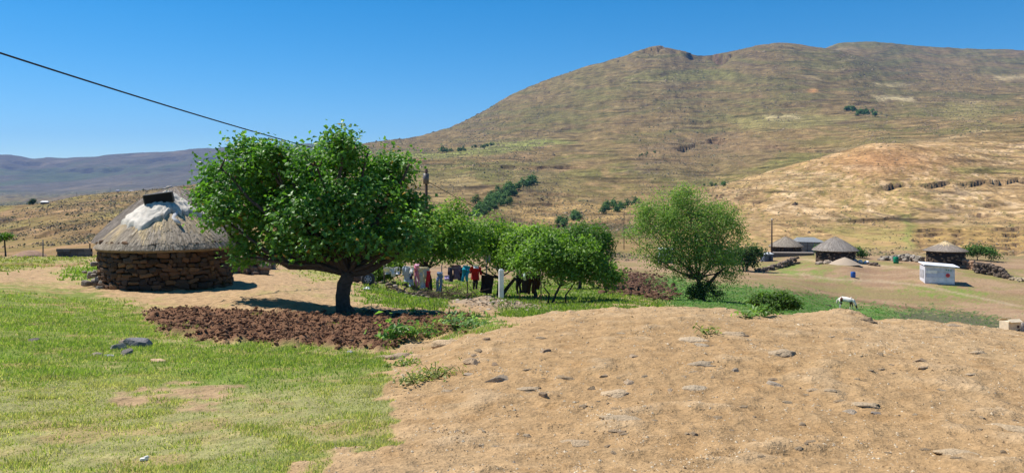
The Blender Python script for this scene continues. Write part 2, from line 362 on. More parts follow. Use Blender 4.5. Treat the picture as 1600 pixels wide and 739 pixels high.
def mul(t, a, b):
    n = N(t, 'ShaderNodeMath', operation='MULTIPLY')
    for i, q in enumerate((a, b)):
        if isinstance(q, (int, float)): n.inputs[i].default_value = q
        else: t.links.new(q, n.inputs[i])
    return n.outputs[0]
def addn(t, a, b):
    n = N(t, 'ShaderNodeMath', operation='ADD'); t.links.new(a, n.inputs[0]); t.links.new(b, n.inputs[1]); return n.outputs[0]
def bump(t, bs, height, dist, strength=1.0):
    n = N(t, 'ShaderNodeBump'); n.inputs['Distance'].default_value = dist; n.inputs['Strength'].default_value = strength
    t.links.new(height, n.inputs['Height']); t.links.new(n.outputs[0], bs.inputs['Normal'])
def tintmat(name, base=(1, 1, 1), rough=.85, vary=.35, scale=20, bmp=.01, spec=.2, trans=0, rnd=0, coords='Object', sheen=0):
    """colour = tint attribute x base x fine noise; optional light through thin leaves"""
    m, t, b = newmat(name)
    at = N(t, 'ShaderNodeAttribute', attribute_name='tint')
    tc = N(t, 'ShaderNodeTexCoord'); v = tc.outputs[coords]
    c = at.outputs['Color']
    mm = N(t, 'ShaderNodeVectorMath', operation='MULTIPLY'); t.links.new(c, mm.inputs[0]); mm.inputs[1].default_value = base; c = mm.outputs[0]
    nz = noise(t, v, scale)
    if vary: c = mulcol(t, c, ramp(t, nz, .25, .75, 1 - vary, 1 + vary))
    if rnd:
        oi = N(t, 'ShaderNodeObjectInfo'); c = mulcol(t, c, ramp(t, oi.outputs['Random'], 0, 1, 1 - rnd, 1 + rnd))
    t.links.new(c, b.inputs['Base Color']); b.inputs['Roughness'].default_value = rough; b.inputs['Specular IOR Level'].default_value = spec
    if bmp: bump(t, b, nz, bmp)
    if trans:
        tr = N(t, 'ShaderNodeBsdfTranslucent'); m2 = N(t, 'ShaderNodeVectorMath', operation='MULTIPLY'); t.links.new(c, m2.inputs[0]); m2.inputs[1].default_value = (1.5, 1.7, .7)
        t.links.new(m2.outputs[0], tr.inputs[0]); ms = N(t, 'ShaderNodeMixShader'); ms.inputs[0].default_value = trans
        t.links.new(b.outputs[0], ms.inputs[1]); t.links.new(tr.outputs[0], ms.inputs[2])
        t.links.new(ms.outputs[0], t.nodes['Material Output'].inputs[0])
    return m
def groundmat(name, fine, mid, bmp_f, bmp_m, vary=.22):
    m, t, b = newmat(name)
    at = N(t, 'ShaderNodeAttribute', attribute_name='tint'); g = N(t, 'ShaderNodeNewGeometry'); v = g.outputs['Position']
    n1 = noise(t, v, fine, 5, .65); n2 = noise(t, v, mid, 6, .6)
    c = mulcol(t, at.outputs['Color'], ramp(t, n1, .28, .72, 1 - vary, 1 + vary))
    c = mulcol(t, c, ramp(t, n2, .3, .7, 1 - vary * .8, 1 + vary * .8))
    if name.startswith('hillside'):      # thin rock ledges along the contours, scrub specks
        for sc, lo, hi, k in (((.010, .010, .26), .56, .64, .50), ((.028, .028, .75), .57, .66, .62), ((.016, .016, .40), .36, .44, -1.22), ((.22, .22, .30), .60, .68, .55), ((.10, .10, .14), .62, .70, .62)):
            mp = N(t, 'ShaderNodeMapping'); mp.inputs['Scale'].default_value = sc; mp.inputs['Location'].default_value = (k * 37, sc[2] * 11, 3); t.links.new(v, mp.inputs[0])
            nn = noise(t, mp.outputs[0], 1.0, 4, .6)
            c = mulcol(t, c, ramp(t, nn, lo, hi, 1, k) if k > 0 else ramp(t, nn, lo, hi, -k, 1))
    t.links.new(c, b.inputs['Base Color']); b.inputs['Roughness'].default_value = .95; b.inputs['Specular IOR Level'].default_value = .08
    h = addn(t, mul(t, n1, bmp_f), mul(t, n2, bmp_m))
    bump(t, b, h, 1.0)
    return m
M = dict(
 ground=groundmat('ground_soil_and_turf', 34, 4.5, .016, .10, .27),
 hill=groundmat('hillside_scrub', .38, .06, 1.3, 4.0, .45),
 far=groundmat('far_mountain', .02, .004, 10, 40, .25),
 leaf=tintmat('glossy_leaf', rough=.48, vary=.15, scale=9, bmp=0, spec=.45, trans=.34),
 leaf2=tintmat('soft_leaf', rough=.5, vary=.15, scale=9, bmp=0, spec=.35, trans=.42),
 farleaf=tintmat('distant_leaf', rough=.7, vary=.2, scale=.4, bmp=0, spec=.2, trans=.15, rnd=.2),
 grass=tintmat('grass_blade', rough=.55, vary=.18, scale=3, bmp=0, spec=.25, trans=.45),
 bark=tintmat('bark', base=(.085, .065, .05), rough=.95, vary=.4, scale=14, bmp=.03),
 thatch=tintmat('thatch', rough=.95, vary=.25, scale=9, bmp=.01, spec=.1),
 stone=tintmat('field_stone', rough=.92, vary=.35, scale=9, bmp=.03, rnd=.38, spec=.15),
 rock=tintmat('ground_rock', rough=.9, vary=.28, scale=13, bmp=.02, rnd=.16, spec=.15),
 mud=tintmat('mud_mortar', base=(.07, .048, .033), rough=.97, vary=.3, scale=12, bmp=.03),
 cloth=tintmat('cloth', rough=.9, vary=.14, scale=10, bmp=.01, spec=.1, trans=.12),
 metal=tintmat('dull_metal', rough=.5, vary=.18, scale=3, bmp=.002, spec=.5),
 plastic=tintmat('plastic', rough=.42, vary=.22, scale=2.2, bmp=.002, spec=.4),
 wood=tintmat('weathered_wood', rough=.9, vary=.3, scale=16, bmp=.01),
 rubber=tintmat('rubber', rough=.75, vary=.3, scale=14, bmp=.005),
 hair=tintmat('horse_coat', rough=.7, vary=.12, scale=7, bmp=.004),
 pebble=tintmat('gravel', rough=.92, vary=.15, scale=40, bmp=0),
 clod=tintmat('dug_soil', rough=.98, vary=.3, scale=25, bmp=.01, spec=.05),
)

# ---------------------------------------------------------------- ground sheets
def colour(x, y, z, Z, px, py, Y, rock):
    C = np.empty((len(x), 3)); K = lambda r, g, b: np.array([r, g, b])
    a = fbm(x / 2.6, y / 3.4, 4, 201); b = fbm(x / .45, y / .45, 3, 211); c = fbm(x / 9, y / 14, 4, 221)
    def put(m, k):
        nonlocal C; C = C + (np.asarray(k) - C) * np.clip(m, 0, 1)[:, None]
    # foreground dirt
    C[:] = K(.40, .267, .142)
    put(sstep(-.15, .5, a) * .6, K(.40, .265, .135)); put(sstep(.05, .5, b) * .4, K(.43, .305, .17)); put(sstep(.1, .5, -b) * .5, K(.285, .165, .07)); put(sstep(.0, .4, -c) * .45, K(.31, .185, .08))
    put(sstep(.12, .5, fbm(x / 0.62, y / 0.5, 3, 31)) * .5, K(.45, .325, .195)); put(sstep(.2, .45, fbm(x / 5, y / 1.6, 3, 251)) * .4, K(.30, .19, .09))
    yard = sstep(20, 27, Y) * (1 - sstep(70, 120, Y)); put(yard, K(.40, .265, .145)); put(yard * sstep(.0, .5, c) * .6, K(.33, .205, .10)); put(yard * sstep(.05, .35, a) * .35, K(.30, .28, .09))
    side = (px < 640) & (Y > 14); put(np.where(side, sstep(14, 20, Y), 0) * .7, K(.42, .28, .155)); put(np.where(side, sstep(.1, .35, b * .5 + a * .7), 0) * .5, K(.29, .27, .09))
    # fields beyond the crest
    fld = sstep(40, 70, Y) * (px > 560)
    put(fld, K(.335, .225, .13)); put(fld * sstep(-.15, .2, c + a * .5) * .75, K(.215, .19, .07)); put(fld * sstep(.15, .5, -c + b * .4) * .4, K(.40, .285, .18))
    put(fld * sstep(.0, .3, fbm(x / 14, y / 2.5, 3, 231)) * .55, K(.25, .15, .09))
    put(Z['vil'] * sstep(-.25, .3, c + a * .5) * .75, K(.225, .215, .07)); put(fld * sstep(-.1, .3, fbm(x / 7, y / 2.2, 4, 233)) * .4, K(.27, .165, .105)); put(Z['vg'] * sstep(-.4, .2, a) * .85, K(.17, .23, .045)); put(Z['vg2'] * sstep(-.4, .3, a) * .9, K(.17, .235, .05))
    lane, lf = linedist(px, py, [(1165, 449), (1260, 459), (1400, 479), (1500, 490), (1600, 503)])
    put(lf * np.exp(-(lane / 2.6) ** 2) * (Y > 50) * .85, K(.16, .10, .055))
    for pts, ww, k in (([(1240, 427), (1300, 436), (1380, 440), (1440, 446), (1600, 480)], 1.6, K(.40, .30, .19)), ([(1250, 404), (1330, 414), (1420, 418)], 2, K(.50, .36, .22)), ([(1160, 432), (1260, 432), (1390, 416), (1440, 412)], .9, K(.25, .16, .09))):
        d, lf2 = linedist(px, py + b * 2, pts); put(lf2 * np.exp(-(d / ww) ** 2) * (Y > 60) * .7, k)
    # turf and beds
    gcol = np.empty_like(C); gcol[:] = K(.17, .205, .045)
    lawn = sstep(-20, 25, py - 592 + a * 30)
    gcol += (K(.30, .275, .12) - gcol) * (lawn * .85)[:, None]
    gcol += (K(.37, .30, .13) - gcol) * (sstep(.0, .4, b * .7 + a * .6) * .75)[:, None]
    gcol += (K(.13, .21, .03) - gcol) * (sstep(.1, .5, -a) * .5)[:, None]
    hole = sstep(.14, .34, fbm(x / .9, y / .8, 4, 241)) * (.45 + .4 * sstep(560, 420, py))
    put(Z['grass'], gcol); put(Z['grass'] * hole, K(.34, .215, .10)); put(Z['bare'] * sstep(-.5, .0, b), K(.36, .245, .135))
    put(Z['strip'], K(.25, .25, .075)); put(Z['tuft'] * .9, K(.19, .29, .05)); put(Z['edge'] * sstep(-.4, .1, a + b), K(.17, .25, .05))
    put(Z['orch'] * sstep(-.45, .15, a + b * .5), K(.15, .19, .05)); put(Z['ygr'] * .8, K(.33, .34, .10))
    put(Z['soil'], K(.17, .087, .048)); put(Z['soil'] * sstep(.0, .4, b) * .6, K(.18, .10, .056))
    put(Z['till'], K(.125, .07, .045)); put(Z['till'] * sstep(.1, .4, b) * .5, K(.2, .11, .07))
    put(Z['crop'], K(.125, .165, .05)); put(Z['crop'] * sstep(-.1, .35, a + b) * .8, K(.10, .22, .045)); put(Z['crop'] * Z['dark'] * .8, K(.10, .085, .06))
    # spoil heap
    mx, my, rx, ry, _ = MOUNDS[0]; q = np.exp(-(((x - mx) / rx) ** 2 + ((y - my) / ry) ** 2) * 1.3)
    put(sstep(.25, .5, q + a * .15), K(.30, .215, .14)); put(sstep(.25, .5, q + a * .15) * sstep(-.1, .3, b), K(.42, .33, .23))
    # hillsides
    hz = np.maximum(sstep(115, 190, Y), np.where(px < 430, sstep(46, 54, Y), 0)) 
    wz = z + .02 * Y * fbm(x / (60 + Y * .12), y / (60 + Y * .12), 3, 371)
    l = .6 * fbm(x / (26 + Y * .11), y / (30 + Y * .07), 5, 301) + .75 * fbm(x / (40 + Y * .09), wz / (2.5 + Y * .0065), 4, 305); l2 = fbm(x / (10 + Y * .022), wz / (1.5 + Y * .004), 4, 311); l3 = fbm(x / (60 + Y * .16), y / (60 + Y * .10), 4, 321)
    hc = np.empty_like(C); hc[:] = K(.215, .158, .078)
    def hput(m, k):
        nonlocal hc; hc = hc + (np.asarray(k) - hc) * np.clip(m, 0, 1)[:, None]
    hput(sstep(-.15, .3, l) * .75, K(.15, .143, .052)); hput(sstep(.0, .4, l3) * .5, K(.13, .152, .045))
    hput(sstep(.1, .4, l2) * .55, K(.33, .225, .125)); hput(sstep(.15, .5, -l2) * .6, K(.15, .115, .07))
    hput(sstep(900, 1500, Y) * (1 - sstep(240, 225, py)) * 0, K(0, 0, 0))
    up = sstep(900, 1700, Y); hput(up * .55, K(.155, .125, .062)); hput(up * sstep(-.1, .3, l) * .55, K(.125, .128, .05)); hput(up * sstep(.1,.45,-l2)*.4, K(.10,.075,.05))
    # left hillside browner
    lh = (px < 560) * (Y < 900); hput(lh * .6, K(.22, .148, .072)); hput(lh * sstep(.05, .35, l2) * .5, K(.36, .235, .14)); hput(lh * sstep(.0, .4, l) * .6, K(.22, .205, .065))
    # eroded tan spur on the right
    spur = (Y < 640) * (Y > 150) * sstep(1000, 1180, px + (py - 330) * .9)
    hput(spur * .85, K(.40, .275, .145))
    ang = (px - 1370 + 46 * fbm(x / 30, y / 30, 3, 335)) / np.maximum(60, py - 150)
    st = fbm(ang * 16, py / 60., 3, 331); st2 = fbm(ang * 40, py / 25., 3, 341)
    hput(spur * sstep(.05, .35, .6 * st + .75 * l2) * sstep(365, 330, py) * .85, K(.60, .45, .29)); hput(spur * sstep(.05, .3, -st + .4 * l) * .75, K(.235, .20, .075)); hput(spur * sstep(.1, .5, st2 * .5 + l2 * .6) * .3, K(.47, .35, .22))
    cut = spur * np.exp(-(((px - 1380) / 100) ** 2 + ((py - 250) / 26) ** 2)); hput(cut * .7, K(.37, .20, .10))
    hput(spur * sstep(352, 362, py) * sstep(1410, 1440, px + l * 60) * .75, K(.37, .25, .10)); hput(spur * sstep(345, 360, py) * sstep(1230, 1250, px) * (px < 1420) * sstep(-.2, .2, l2) * .6, K(.25, .235, .08))
    tr = ((py - 356) % 7.0) / 7.0; hput(spur * (py > 352) * (px > 1420) * sstep(.55, .95, tr) * .6, K(.27, .20, .085))
    for pts, ww, k, ya, yb in (([(1085, 325), (1200, 285), (1290, 245), (1370, 226)], 3, K(.56, .42, .27), 200, 640), ([(1190, 330), (1260, 300), (1330, 262), (1380, 226)], 3.5, K(.56, .42, .27), 200, 640),
                               ([(1225, 345), (1245, 325), (1300, 275)], 2.5, K(.56, .42, .27), 200, 640), ([(1260, 343), (1420, 337), (1600, 322)], 1.5, K(.55, .42, .28), 150, 640), ([(1400, 232), (1460, 222), (1540, 205), (1600, 195)], 4, K(.50, .38, .24), 300, 900),
                               ([(1440, 330), (1425, 350), (1430, 375)], 2, K(.5, .38, .26), 100, 640)):
        xs = [p[0] for p in pts]
        if xs[0] < xs[-1]:
            d, lf3 = linedist(px, py + l2 * 10, pts); hput(lf3 * np.exp(-(d / ww) ** 2) * (Y > ya) * (Y < yb) * .55 * sstep(-.4, .3, l2), k)
    gull = .6 * np.exp(-((px - 1419 - (py - 360) * .15 + 14 * l2) / 8) ** 2) * (py > 335) * (py < 392) * (Y > 120) * (Y < 480); hput(gull * .9, K(.19, .26, .07))
    # green bench, pale fallow strips
    for P, k, mm in (([(600, 238), (690, 239), (770, 224), (850, 216), (900, 222), (800, 236), (700, 247), (620, 248)], K(.205, .235, .075), .85), ([(980, 118), (1100, 108), (1160, 118), (1050, 128), (960, 132)], K(.19, .20, .07), .6),
                     ([(1130, 190), (1240, 178), (1340, 182), (1300, 196), (1180, 205)], K(.235, .215, .09), .7), ([(1195, 181), (1245, 180), (1250, 186), (1200, 187)], K(.42, .36, .22), .8), ([(1365, 151), (1425, 151), (1430, 157), (1370, 158)], K(.42, .36, .22), .9),
                     ([(1370, 131), (1430, 131), (1420, 135), (1365, 135)], K(.36, .30, .17), .9), ([(1560, 120), (1620, 118), (1620, 124), (1555, 126)], K(.38, .32, .19), .8), ([(1095, 305), (1150, 298), (1155, 316), (1100, 318)], K(.44, .31, .18), .7),
                     ([(800, 320), (880, 312), (990, 325), (960, 350), (820, 350)], K(.36, .255, .115), .8), ([(800, 270), (870, 268), (860, 282), (800, 284)], K(.2, .16, .09), .5), ([(1480, 260), (1560, 262), (1600, 268), (1500, 272)], K(.24, .24, .08), .6),
                     ([(1000, 230), (1130, 205), (1230, 225), (1190, 260), (1080, 285), (990, 265)], K(.20, .145, .085), .6), ([(1480, 160), (1560, 160), (1540, 190), (1470, 190)], K(.25, .22, .09), .5),
                     ([(640, 280), (740, 275), (760, 300), (650, 330)], K(.27, .21, .105), .7)):
        hput(np.where(Y > 240, pmask(px + l2 * 14, py + l2 * 5, P, 4), 0) * mm, k)
    hput(rock * (Y > 100) * .8, K(.13, .09, .062))
    hput(np.exp(-(((px - 1270) / 7) ** 2 + ((py - 142) / 3) ** 2)) * (Y > 800), K(.5, .27, .12))
    fm = sstep(3000, 4000, Y)
    fl = fbm(x / 420, y / 900, 5, 351); fc = np.empty_like(C); fc[:] = K(.11, .095, .065); fc += (K(.085, .10, .05) - fc) * sstep(-.1, .3, fl)[:, None] * .9; fc += (K(.18, .14, .09) - fc) * sstep(.2, .5, -fl)[:, None] * .7
    fc += (K(.06, .055, .05) - fc) * (rock * .8)[:, None]
    l4 = fbm(x / (3 + Y * .006), y / (4 + Y * .010), 3, 361)
    hc = hc * (.98 + .26 * np.clip(l4 * 1.5, -1, 1))[:, None] * np.array([1.06, .98, .84])
    strat = sstep(.18, .30, fbm(x / (30 + Y * .05), wz / (1.0 + Y * .0016), 3, 381)) * sstep(-.1, .3, fbm(x / (30 + Y * .1), y / (30 + Y * .1), 3, 383)) * sstep(240, 320, Y); hc = hc + (K(.10, .072, .05) - hc) * (strat * .55)[:, None]
    strat2 = sstep(.2, .32, fbm(x / (40 + Y * .06) + 9, wz / (1.2 + Y * .002) + 5, 3, 385)) * sstep(.0, .35, fbm(x / (40 + Y * .1) + 4, y / (40 + Y * .1), 3, 387)) * sstep(240, 320, Y); hc = hc + (K(.33, .26, .13) - hc) * (strat2 * .5)[:, None]
    hc = hc + (fc - hc) * fm[:, None]
    put(hz, hc); put(rock * (Y < 60) * .7, K(.25, .13, .065))
    return C
def sheet(name, Ys, us, mat, label, cat):
    yy, uu = np.meshgrid(Ys, us, indexing='ij')
    wd = np.sqrt(yy ** 2 + 9); x = (uu * wd).ravel(); y = yy.ravel()
    z, Z, px, py, Y, rock = surface(x, y, True)
    C = colour(x, y, z, Z, px, py, Y, rock)
    m, n = yy.shape; i = np.arange(m - 1)[:, None] * n; j = np.arange(n - 1)[None, :]
    q = np.stack([i + j, i + j + 1, i + n + j + 1, i + n + j], -1).reshape(-1, 4)
    b = MB(); b.add(np.stack([x, y, z], -1), [q], C)
    return tag(obj(name, b.mesh(name, mat, True)), label, cat, kind='structure')
def us(n): return np.concatenate([np.linspace(-1.9, -.74, 40, endpoint=False), np.linspace(-.74, .74, n), np.linspace(.74, 1.9, 41)[1:]])
G1 = np.exp(np.linspace(math.log(4), math.log(240), 520))
sheet('ground', np.concatenate([np.linspace(-9, 4, 40)[:-1], G1]), us(720), M['ground'], 'tan dirt slope, grass and fields around the huts', 'ground')
G2 = np.exp(np.linspace(math.log(240), math.log(3600), 430))
sheet('hillside', G2, us(720), M['hill'], 'brown and olive mountain with an eroded tan spur behind the village', 'mountain')
G3 = np.exp(np.linspace(math.log(3600), math.log(9000), 130))
sheet('distant_mountain', G3, us(300), M['far'], 'blue hazy mountain range far behind the thatched huts', 'mountain')
# ---------------------------------------------------------------- leaves and trees
def leafcloud(b, P, nrm, size, asp, tint, droop=0.0):
    """folded four-sided leaves: one per point"""
    n = len(P); P = np.asarray(P); size = np.broadcast_to(size, (n,))[:, None]
    nrm = nrm / (np.linalg.norm(nrm, axis=1)[:, None] + 1e-9)
    r = rng.normal(size=(n, 3)); r[:, 2] -= droop
    t = r - nrm * (r * nrm).sum(1)[:, None]; t /= np.linalg.norm(t, axis=1)[:, None] + 1e-9
    s = np.cross(nrm, t)
    a = P - t * size * .5; c = P + t * size * .5 - nrm * size * .10
    l = P + s * size * asp * .5 + nrm * size * .10; q = P - s * size * asp * .5 + nrm * size * .10
    v = np.stack([a, l, c, q], 1).reshape(-1, 3); i = np.arange(n)[:, None] * 4
    b.add(v, [np.concatenate([i, i + 1, i + 2], 1), np.concatenate([i, i + 2, i + 3], 1)], np.repeat(tint, 4, axis=0))
def crown(blobs, nclump, per, cr, size, asp, pal, seed=1, gap=.0, up=.55, droop=0, tips=None):
    """blobs: (x, y, z, rx, ry, rz). returns mesh builder and clump centres"""
    g = np.random.default_rng(seed); B = np.array(blobs, float)
    wt = (B[:, 3] * B[:, 4] * B[:, 5]) ** .67; wt /= wt.sum()
    k = g.choice(len(B), nclump, p=wt); d = g.normal(size=(nclump, 3)); d /= np.linalg.norm(d, axis=1)[:, None]
    d[:, 2] = np.where(d[:, 2] < -.55, -d[:, 2] * .8, d[:, 2])
    rr = g.random(nclump) ** .38
    c = B[k, :3] + d * B[k, 3:] * rr[:, None]
    nz = perlin(c[:, 0] / 0.9 + c[:, 1] * .7, c[:, 2] / 0.9 - c[:, 1] * .3, seed + 40)
    keep = nz > -.5 + gap; c = c[keep]; d = d[keep]; rr = rr[keep]
    m = len(c); pc = np.repeat(c, per, 0); off = np.clip(g.normal(size=(m * per, 3)), -1.9, 1.9) * cr * np.array([1, 1, .75])
    P = pc + off; out = np.repeat(d, per, 0)
    nrm = out * .55 + np.array([0, 0, up]) + g.normal(size=P.shape) * .42
    pal = np.array(pal); w1 = g.random((len(P), 1)); cl = np.repeat(g.random((m, 1)), per, 0)
    t = pal[0] + (pal[1] - pal[0]) * np.clip(.75 * cl + .45 * w1 - .1, 0, 1)
    if len(pal) > 2:
        sel = g.random(len(P)) < .012; t[sel] = pal[2]
    b = MB(); leafcloud(b, P, nrm, size * g.uniform(.7, 1.25, len(P)), asp, t, droop)
    return b, c
def curve(p0, p1, bend, n=6):
    p0 = np.array(p0, float); p1 = np.array(p1, float); t = np.linspace(0, 1, n)[:, None]
    return p0 + (p1 - p0) * t + np.array(bend) * (4 * t * (1 - t)) + rng.normal(size=(n, 3)) * .012 * np.linalg.norm(p1 - p0) * (t > 0) * (t < 1)
def branches(base, fork, blobs, r0, r1, clumps=None, ntw=30, seed=3, lean=(0, 0, 0)):
    g = np.random.default_rng(seed); b = MB()
    tr = curve(base, fork, lean, 9); rad = np.linspace(r0, r1, 9); rad[0] = r0 * 1.45; rad[1] = r0 * 1.12
    v0 = b.n; b.tube(tr, rad, 11)
    vv = b.v[-1]; vv += fbm(vv[:, 0] * 9 + vv[:, 1] * 5, vv[:, 2] * 4, 2, seed)[:, None] * r0 * .22 * np.array([1, 1, 0])
    ends = []
    for q in blobs:
        e = np.array(q[:3]) + np.array([0, 0, -q[5] * .15]); L = np.linalg.norm(e - np.array(fork))
        bd = np.array([0, 0, .06 * L if e[2] < fork[2] + .9 else -.04 * L]) + g.normal(size=3) * .05 * L
        c = curve(fork, e, bd, 8); b.tube(c, np.linspace(r1 * (.72 if len(ends) % 4 == 0 else .42), r1 * .15, 8), 7); ends.append(c)
    if clumps is not None and len(clumps):
        for k in g.choice(len(clumps), min(ntw, len(clumps)), replace=False):
            e = clumps[k]; best = min(ends, key=lambda c: np.linalg.norm(c[4:] - e, axis=1).min())
            s = best[4 + int(np.argmin(np.linalg.norm(best[4:] - e, axis=1)))] if len(best) > 4 else best[-1]
            b.tube(curve(s, e, g.normal(size=3) * .06, 4), np.linspace(r1 * .16 + .004, .004, 4), 4, cap=False)
    return b
def tree(name, label, px, Y, base_py, blobs, fork, r0, r1, nclump, per, cr, size, asp, pal, group=None, seed=1, gap=0, leafm='leaf2', lean=(0, 0, 0), ntw=30, depth=.8, droop=0, up=.55, cat='tree', stems=None, grow=1.0, back=0.0, spread=0.0):
    """blobs and fork are read off the photograph at the tree's distance, then built as real sizes round its trunk"""
    x0 = X(px, Y); z0 = H(x0, Y); k = Y / F
    def loc(qx, qy): return ((qx - px) * k, (base_py - qy) * k)
    g = np.random.default_rng(seed + 100); BL = []
    for q in blobs:
        cx, cy, rx, ry = q[0], q[1], q[2] * grow, q[3] * grow; dy = (q[4] if len(q) > 4 else g.uniform(-.25, .25) * rx * k) + back
        if spread and len(q) < 5: dy = back + spread * g.uniform(-1, 1) * math.sqrt(max(.05, 1 - ((cx - px + 40) / 190) ** 2))
        a = X(cx, Y + dy) - x0; c = Zp(cy, Y + dy) - Zp(base_py, Y)
        BL.append((a, dy, c, rx * k, rx * k * depth, ry * k))
    t = thing(name, label, cat, (x0, Y, z0), 0, group)
    cb, cl = crown(BL, nclump, per, cr, size, asp, pal, seed, gap, up, droop)
    fx, fz = loc(*fork)
    bb = branches((0, 0, -.15), (fx, 0, fz), BL, r0, r1, cl, ntw, seed, lean)
    for st in (stems or []):
        a = [loc(*q) for q in st]; pts = [(q[0], .05 * i, q[1]) for i, q in enumerate(a)]; pts[0] = (pts[0][0], 0, -.1)
        bb.tube(np.array(pts), np.linspace(r0 * .8, r1 * .4, len(pts)), 8)
    obj('trunk', bb.mesh('trunk', M['bark'], True), t)
    c = obj('crown', cb.mesh('crown', M[leafm]), t); c['kind'] = 'stuff'
    return t
DK = [(.04, .125, .018), (.17, .34, .045), (.45, .25, .05)]
tree('broadleaf_tree', 'large dark green broadleaf tree with a leaning trunk beside the stone hut', 543, 20.5, 491,
     [(365, 298, 56, 46), (400, 280, 46, 40), (345, 262, 30, 30), (385, 236, 26, 18), (420, 262, 28, 30), (325, 318, 28, 28), (352, 342, 40, 34), (400, 345, 54, 44), (395, 384, 34, 26), (436, 322, 40, 38),
      (500, 290, 54, 46), (540, 262, 44, 40), (536, 226, 24, 22), (575, 240, 20, 18), (590, 282, 44, 40), (612, 276, 32, 32), (640, 256, 9, 12), (632, 330, 36, 28), (660, 352, 16, 14), (560, 330, 76, 50), (480, 345, 62, 46), (610, 362, 52, 38), (640, 386, 30, 24), (470, 388, 54, 26), (530, 392, 56, 26), (592, 400, 44, 22), (470, 262, 20, 18), (452, 268, 26, 22), (428, 255, 30, 22), (470, 255, 30, 24), (495, 260, 36, 28), (440, 398, 40, 16), (505, 408, 44, 14), (380, 405, 26, 14), (510, 320, 70, 56), (606, 385, 46, 26, -1.5), (640, 368, 34, 30, -1.1), (570, 378, 34, 22, -1.9), (520, 385, 44, 20, -1.6)],
     (545, 430), .20, .165, 1500, 30, .21, .13, .74, DK, seed=5, leafm='leaf', ntw=120, lean=(-.12, 0, 0), depth=.95, gap=.20, back=.7, spread=1.7)
MG = [(.08, .17, .022), (.29, .43, .065)]
def small_tree(*a, **k):
    return tree(*a, nclump=int(1.7 * k.pop('nclump', 420)), per=k.pop('per', 15), cr=k.pop('cr', .20), size=k.pop('size', .17), gap=k.pop('gap', .1), asp=.55, pal=k.pop('pal', MG), group=k.pop('group', None), **k)
small_tree('orchard_tree', 'bright green fruit tree above the pale washing, next to the big tree', 672, 39, 468, [(640, 388, 50, 28), (690, 372, 50, 34), (615, 402, 34, 20), (632, 412, 30, 14), (655, 406, 50, 17), (715, 398, 42, 30), (706, 345, 24, 24), (675, 395, 50, 24)], (668, 428), .13, .10, seed=11, lean=(.05, 0, 0), grow=1.15, nclump=560)
small_tree('orchard_tree', 'tallest fruit tree in the middle of the orchard, over the teal and red washing', 778, 41, 466, [(762, 366, 42, 28), (740, 395, 46, 28), (800, 380, 40, 30), (785, 408, 46, 20), (715, 385, 28, 26), (825, 395, 32, 26), (765, 390, 50, 28)], (782, 435), .14, .10, seed=12, grow=1.12, nclump=560, stems=[[(780, 466), (795, 448), (812, 428), (835, 402)]])
small_tree('orchard_tree', 'dark round dense tree at the back of the orchard', 905, 52, 452, [(915, 382, 46, 36), (935, 395, 30, 34), (890, 390, 34, 34), (915, 420, 40, 24)], (908, 432), .12, .10, seed=13, nclump=520, pal=[(.045, .115, .018), (.12, .23, .035)])
small_tree('orchard_tree', 'low spreading fruit tree with two bent bare stems at the orchard edge', 858, 35, 476, [(858, 400, 44, 28), (905, 408, 40, 26), (838, 418, 42, 26), (940, 430, 34, 20), (885, 428, 46, 20), (872, 380, 24, 18), (958, 442, 18, 10), (915, 392, 20, 18)], (875, 448), .055, .05, seed=14, grow=1.05, nclump=460, pal=[(.065, .145, .02), (.22, .35, .055)], stems=[[(884, 473), (884, 462), (892, 452), (900, 440)], [(856, 470), (858, 460), (850, 450), (853, 440)]])
small_tree('orchard_tree', 'crooked fruit tree hung with dark clothes between the white post and the low tree', 838, 39, 470, [(822, 396, 40, 30), (845, 386, 34, 26), (805, 416, 30, 18), (850, 420, 30, 18)], (832, 432), .10, .07, seed=15, grow=1.15, nclump=460)
small_tree('orchard_bush', 'light green bush at the left end of the washing, behind the tyre', 598, 37, 447, [(598, 428, 18, 12), (612, 420, 16, 10), (590, 436, 12, 8)], (598, 440), .04, .03, seed=16, nclump=150, pal=[(.11, .19, .03), (.2, .3, .05)], cat='bush')
tree('willow_tree', 'pale green airy willow tree standing alone by the tilled field', 1096, 45, 469, [(1045, 322, 46, 28), (1005, 335, 24, 20), (985, 368, 14, 16), (1075, 300, 24, 12), (1125, 335, 26, 22), (1155, 372, 16, 20), (1005, 395, 20, 16), (1085, 345, 64, 48), (1030, 360, 42, 40), (1115, 375, 48, 44), (1075, 395, 60, 40), (1010, 352, 26, 30), (1135, 425, 30, 22), (1100, 420, 40, 26), (1140, 358, 22, 26), (1075, 310, 30, 18), (1030, 415, 24, 18), (1070, 432, 30, 16), (1120, 440, 34, 16), (1060, 408, 46, 28), (1122, 405, 34, 28), (1090, 375, 70, 60), (1060, 370, 60, 50)],
     (1090, 436), .20, .10, 1300, 26, .27, .15, .38, [(.11, .20, .045), (.30, .41, .12)], seed=21, gap=.20, leafm='leaf2', ntw=130, lean=(.1, 0, 0), grow=1.0, droop=.25, up=.35, stems=[[(1096, 468), (1104, 448), (1122, 428), (1135, 418)]])
small_tree('bush', 'dark leafy shrub crowding the foot of the willow trunk', 1098, 43.5, 473, [(1098, 458, 20, 12), (1086, 463, 12, 8), (1114, 464, 13, 8)], (1098, 466), .03, .02, seed=22, nclump=190, size=.11, pal=[(.03, .07, .015), (.06, .12, .025)], cat='bush')
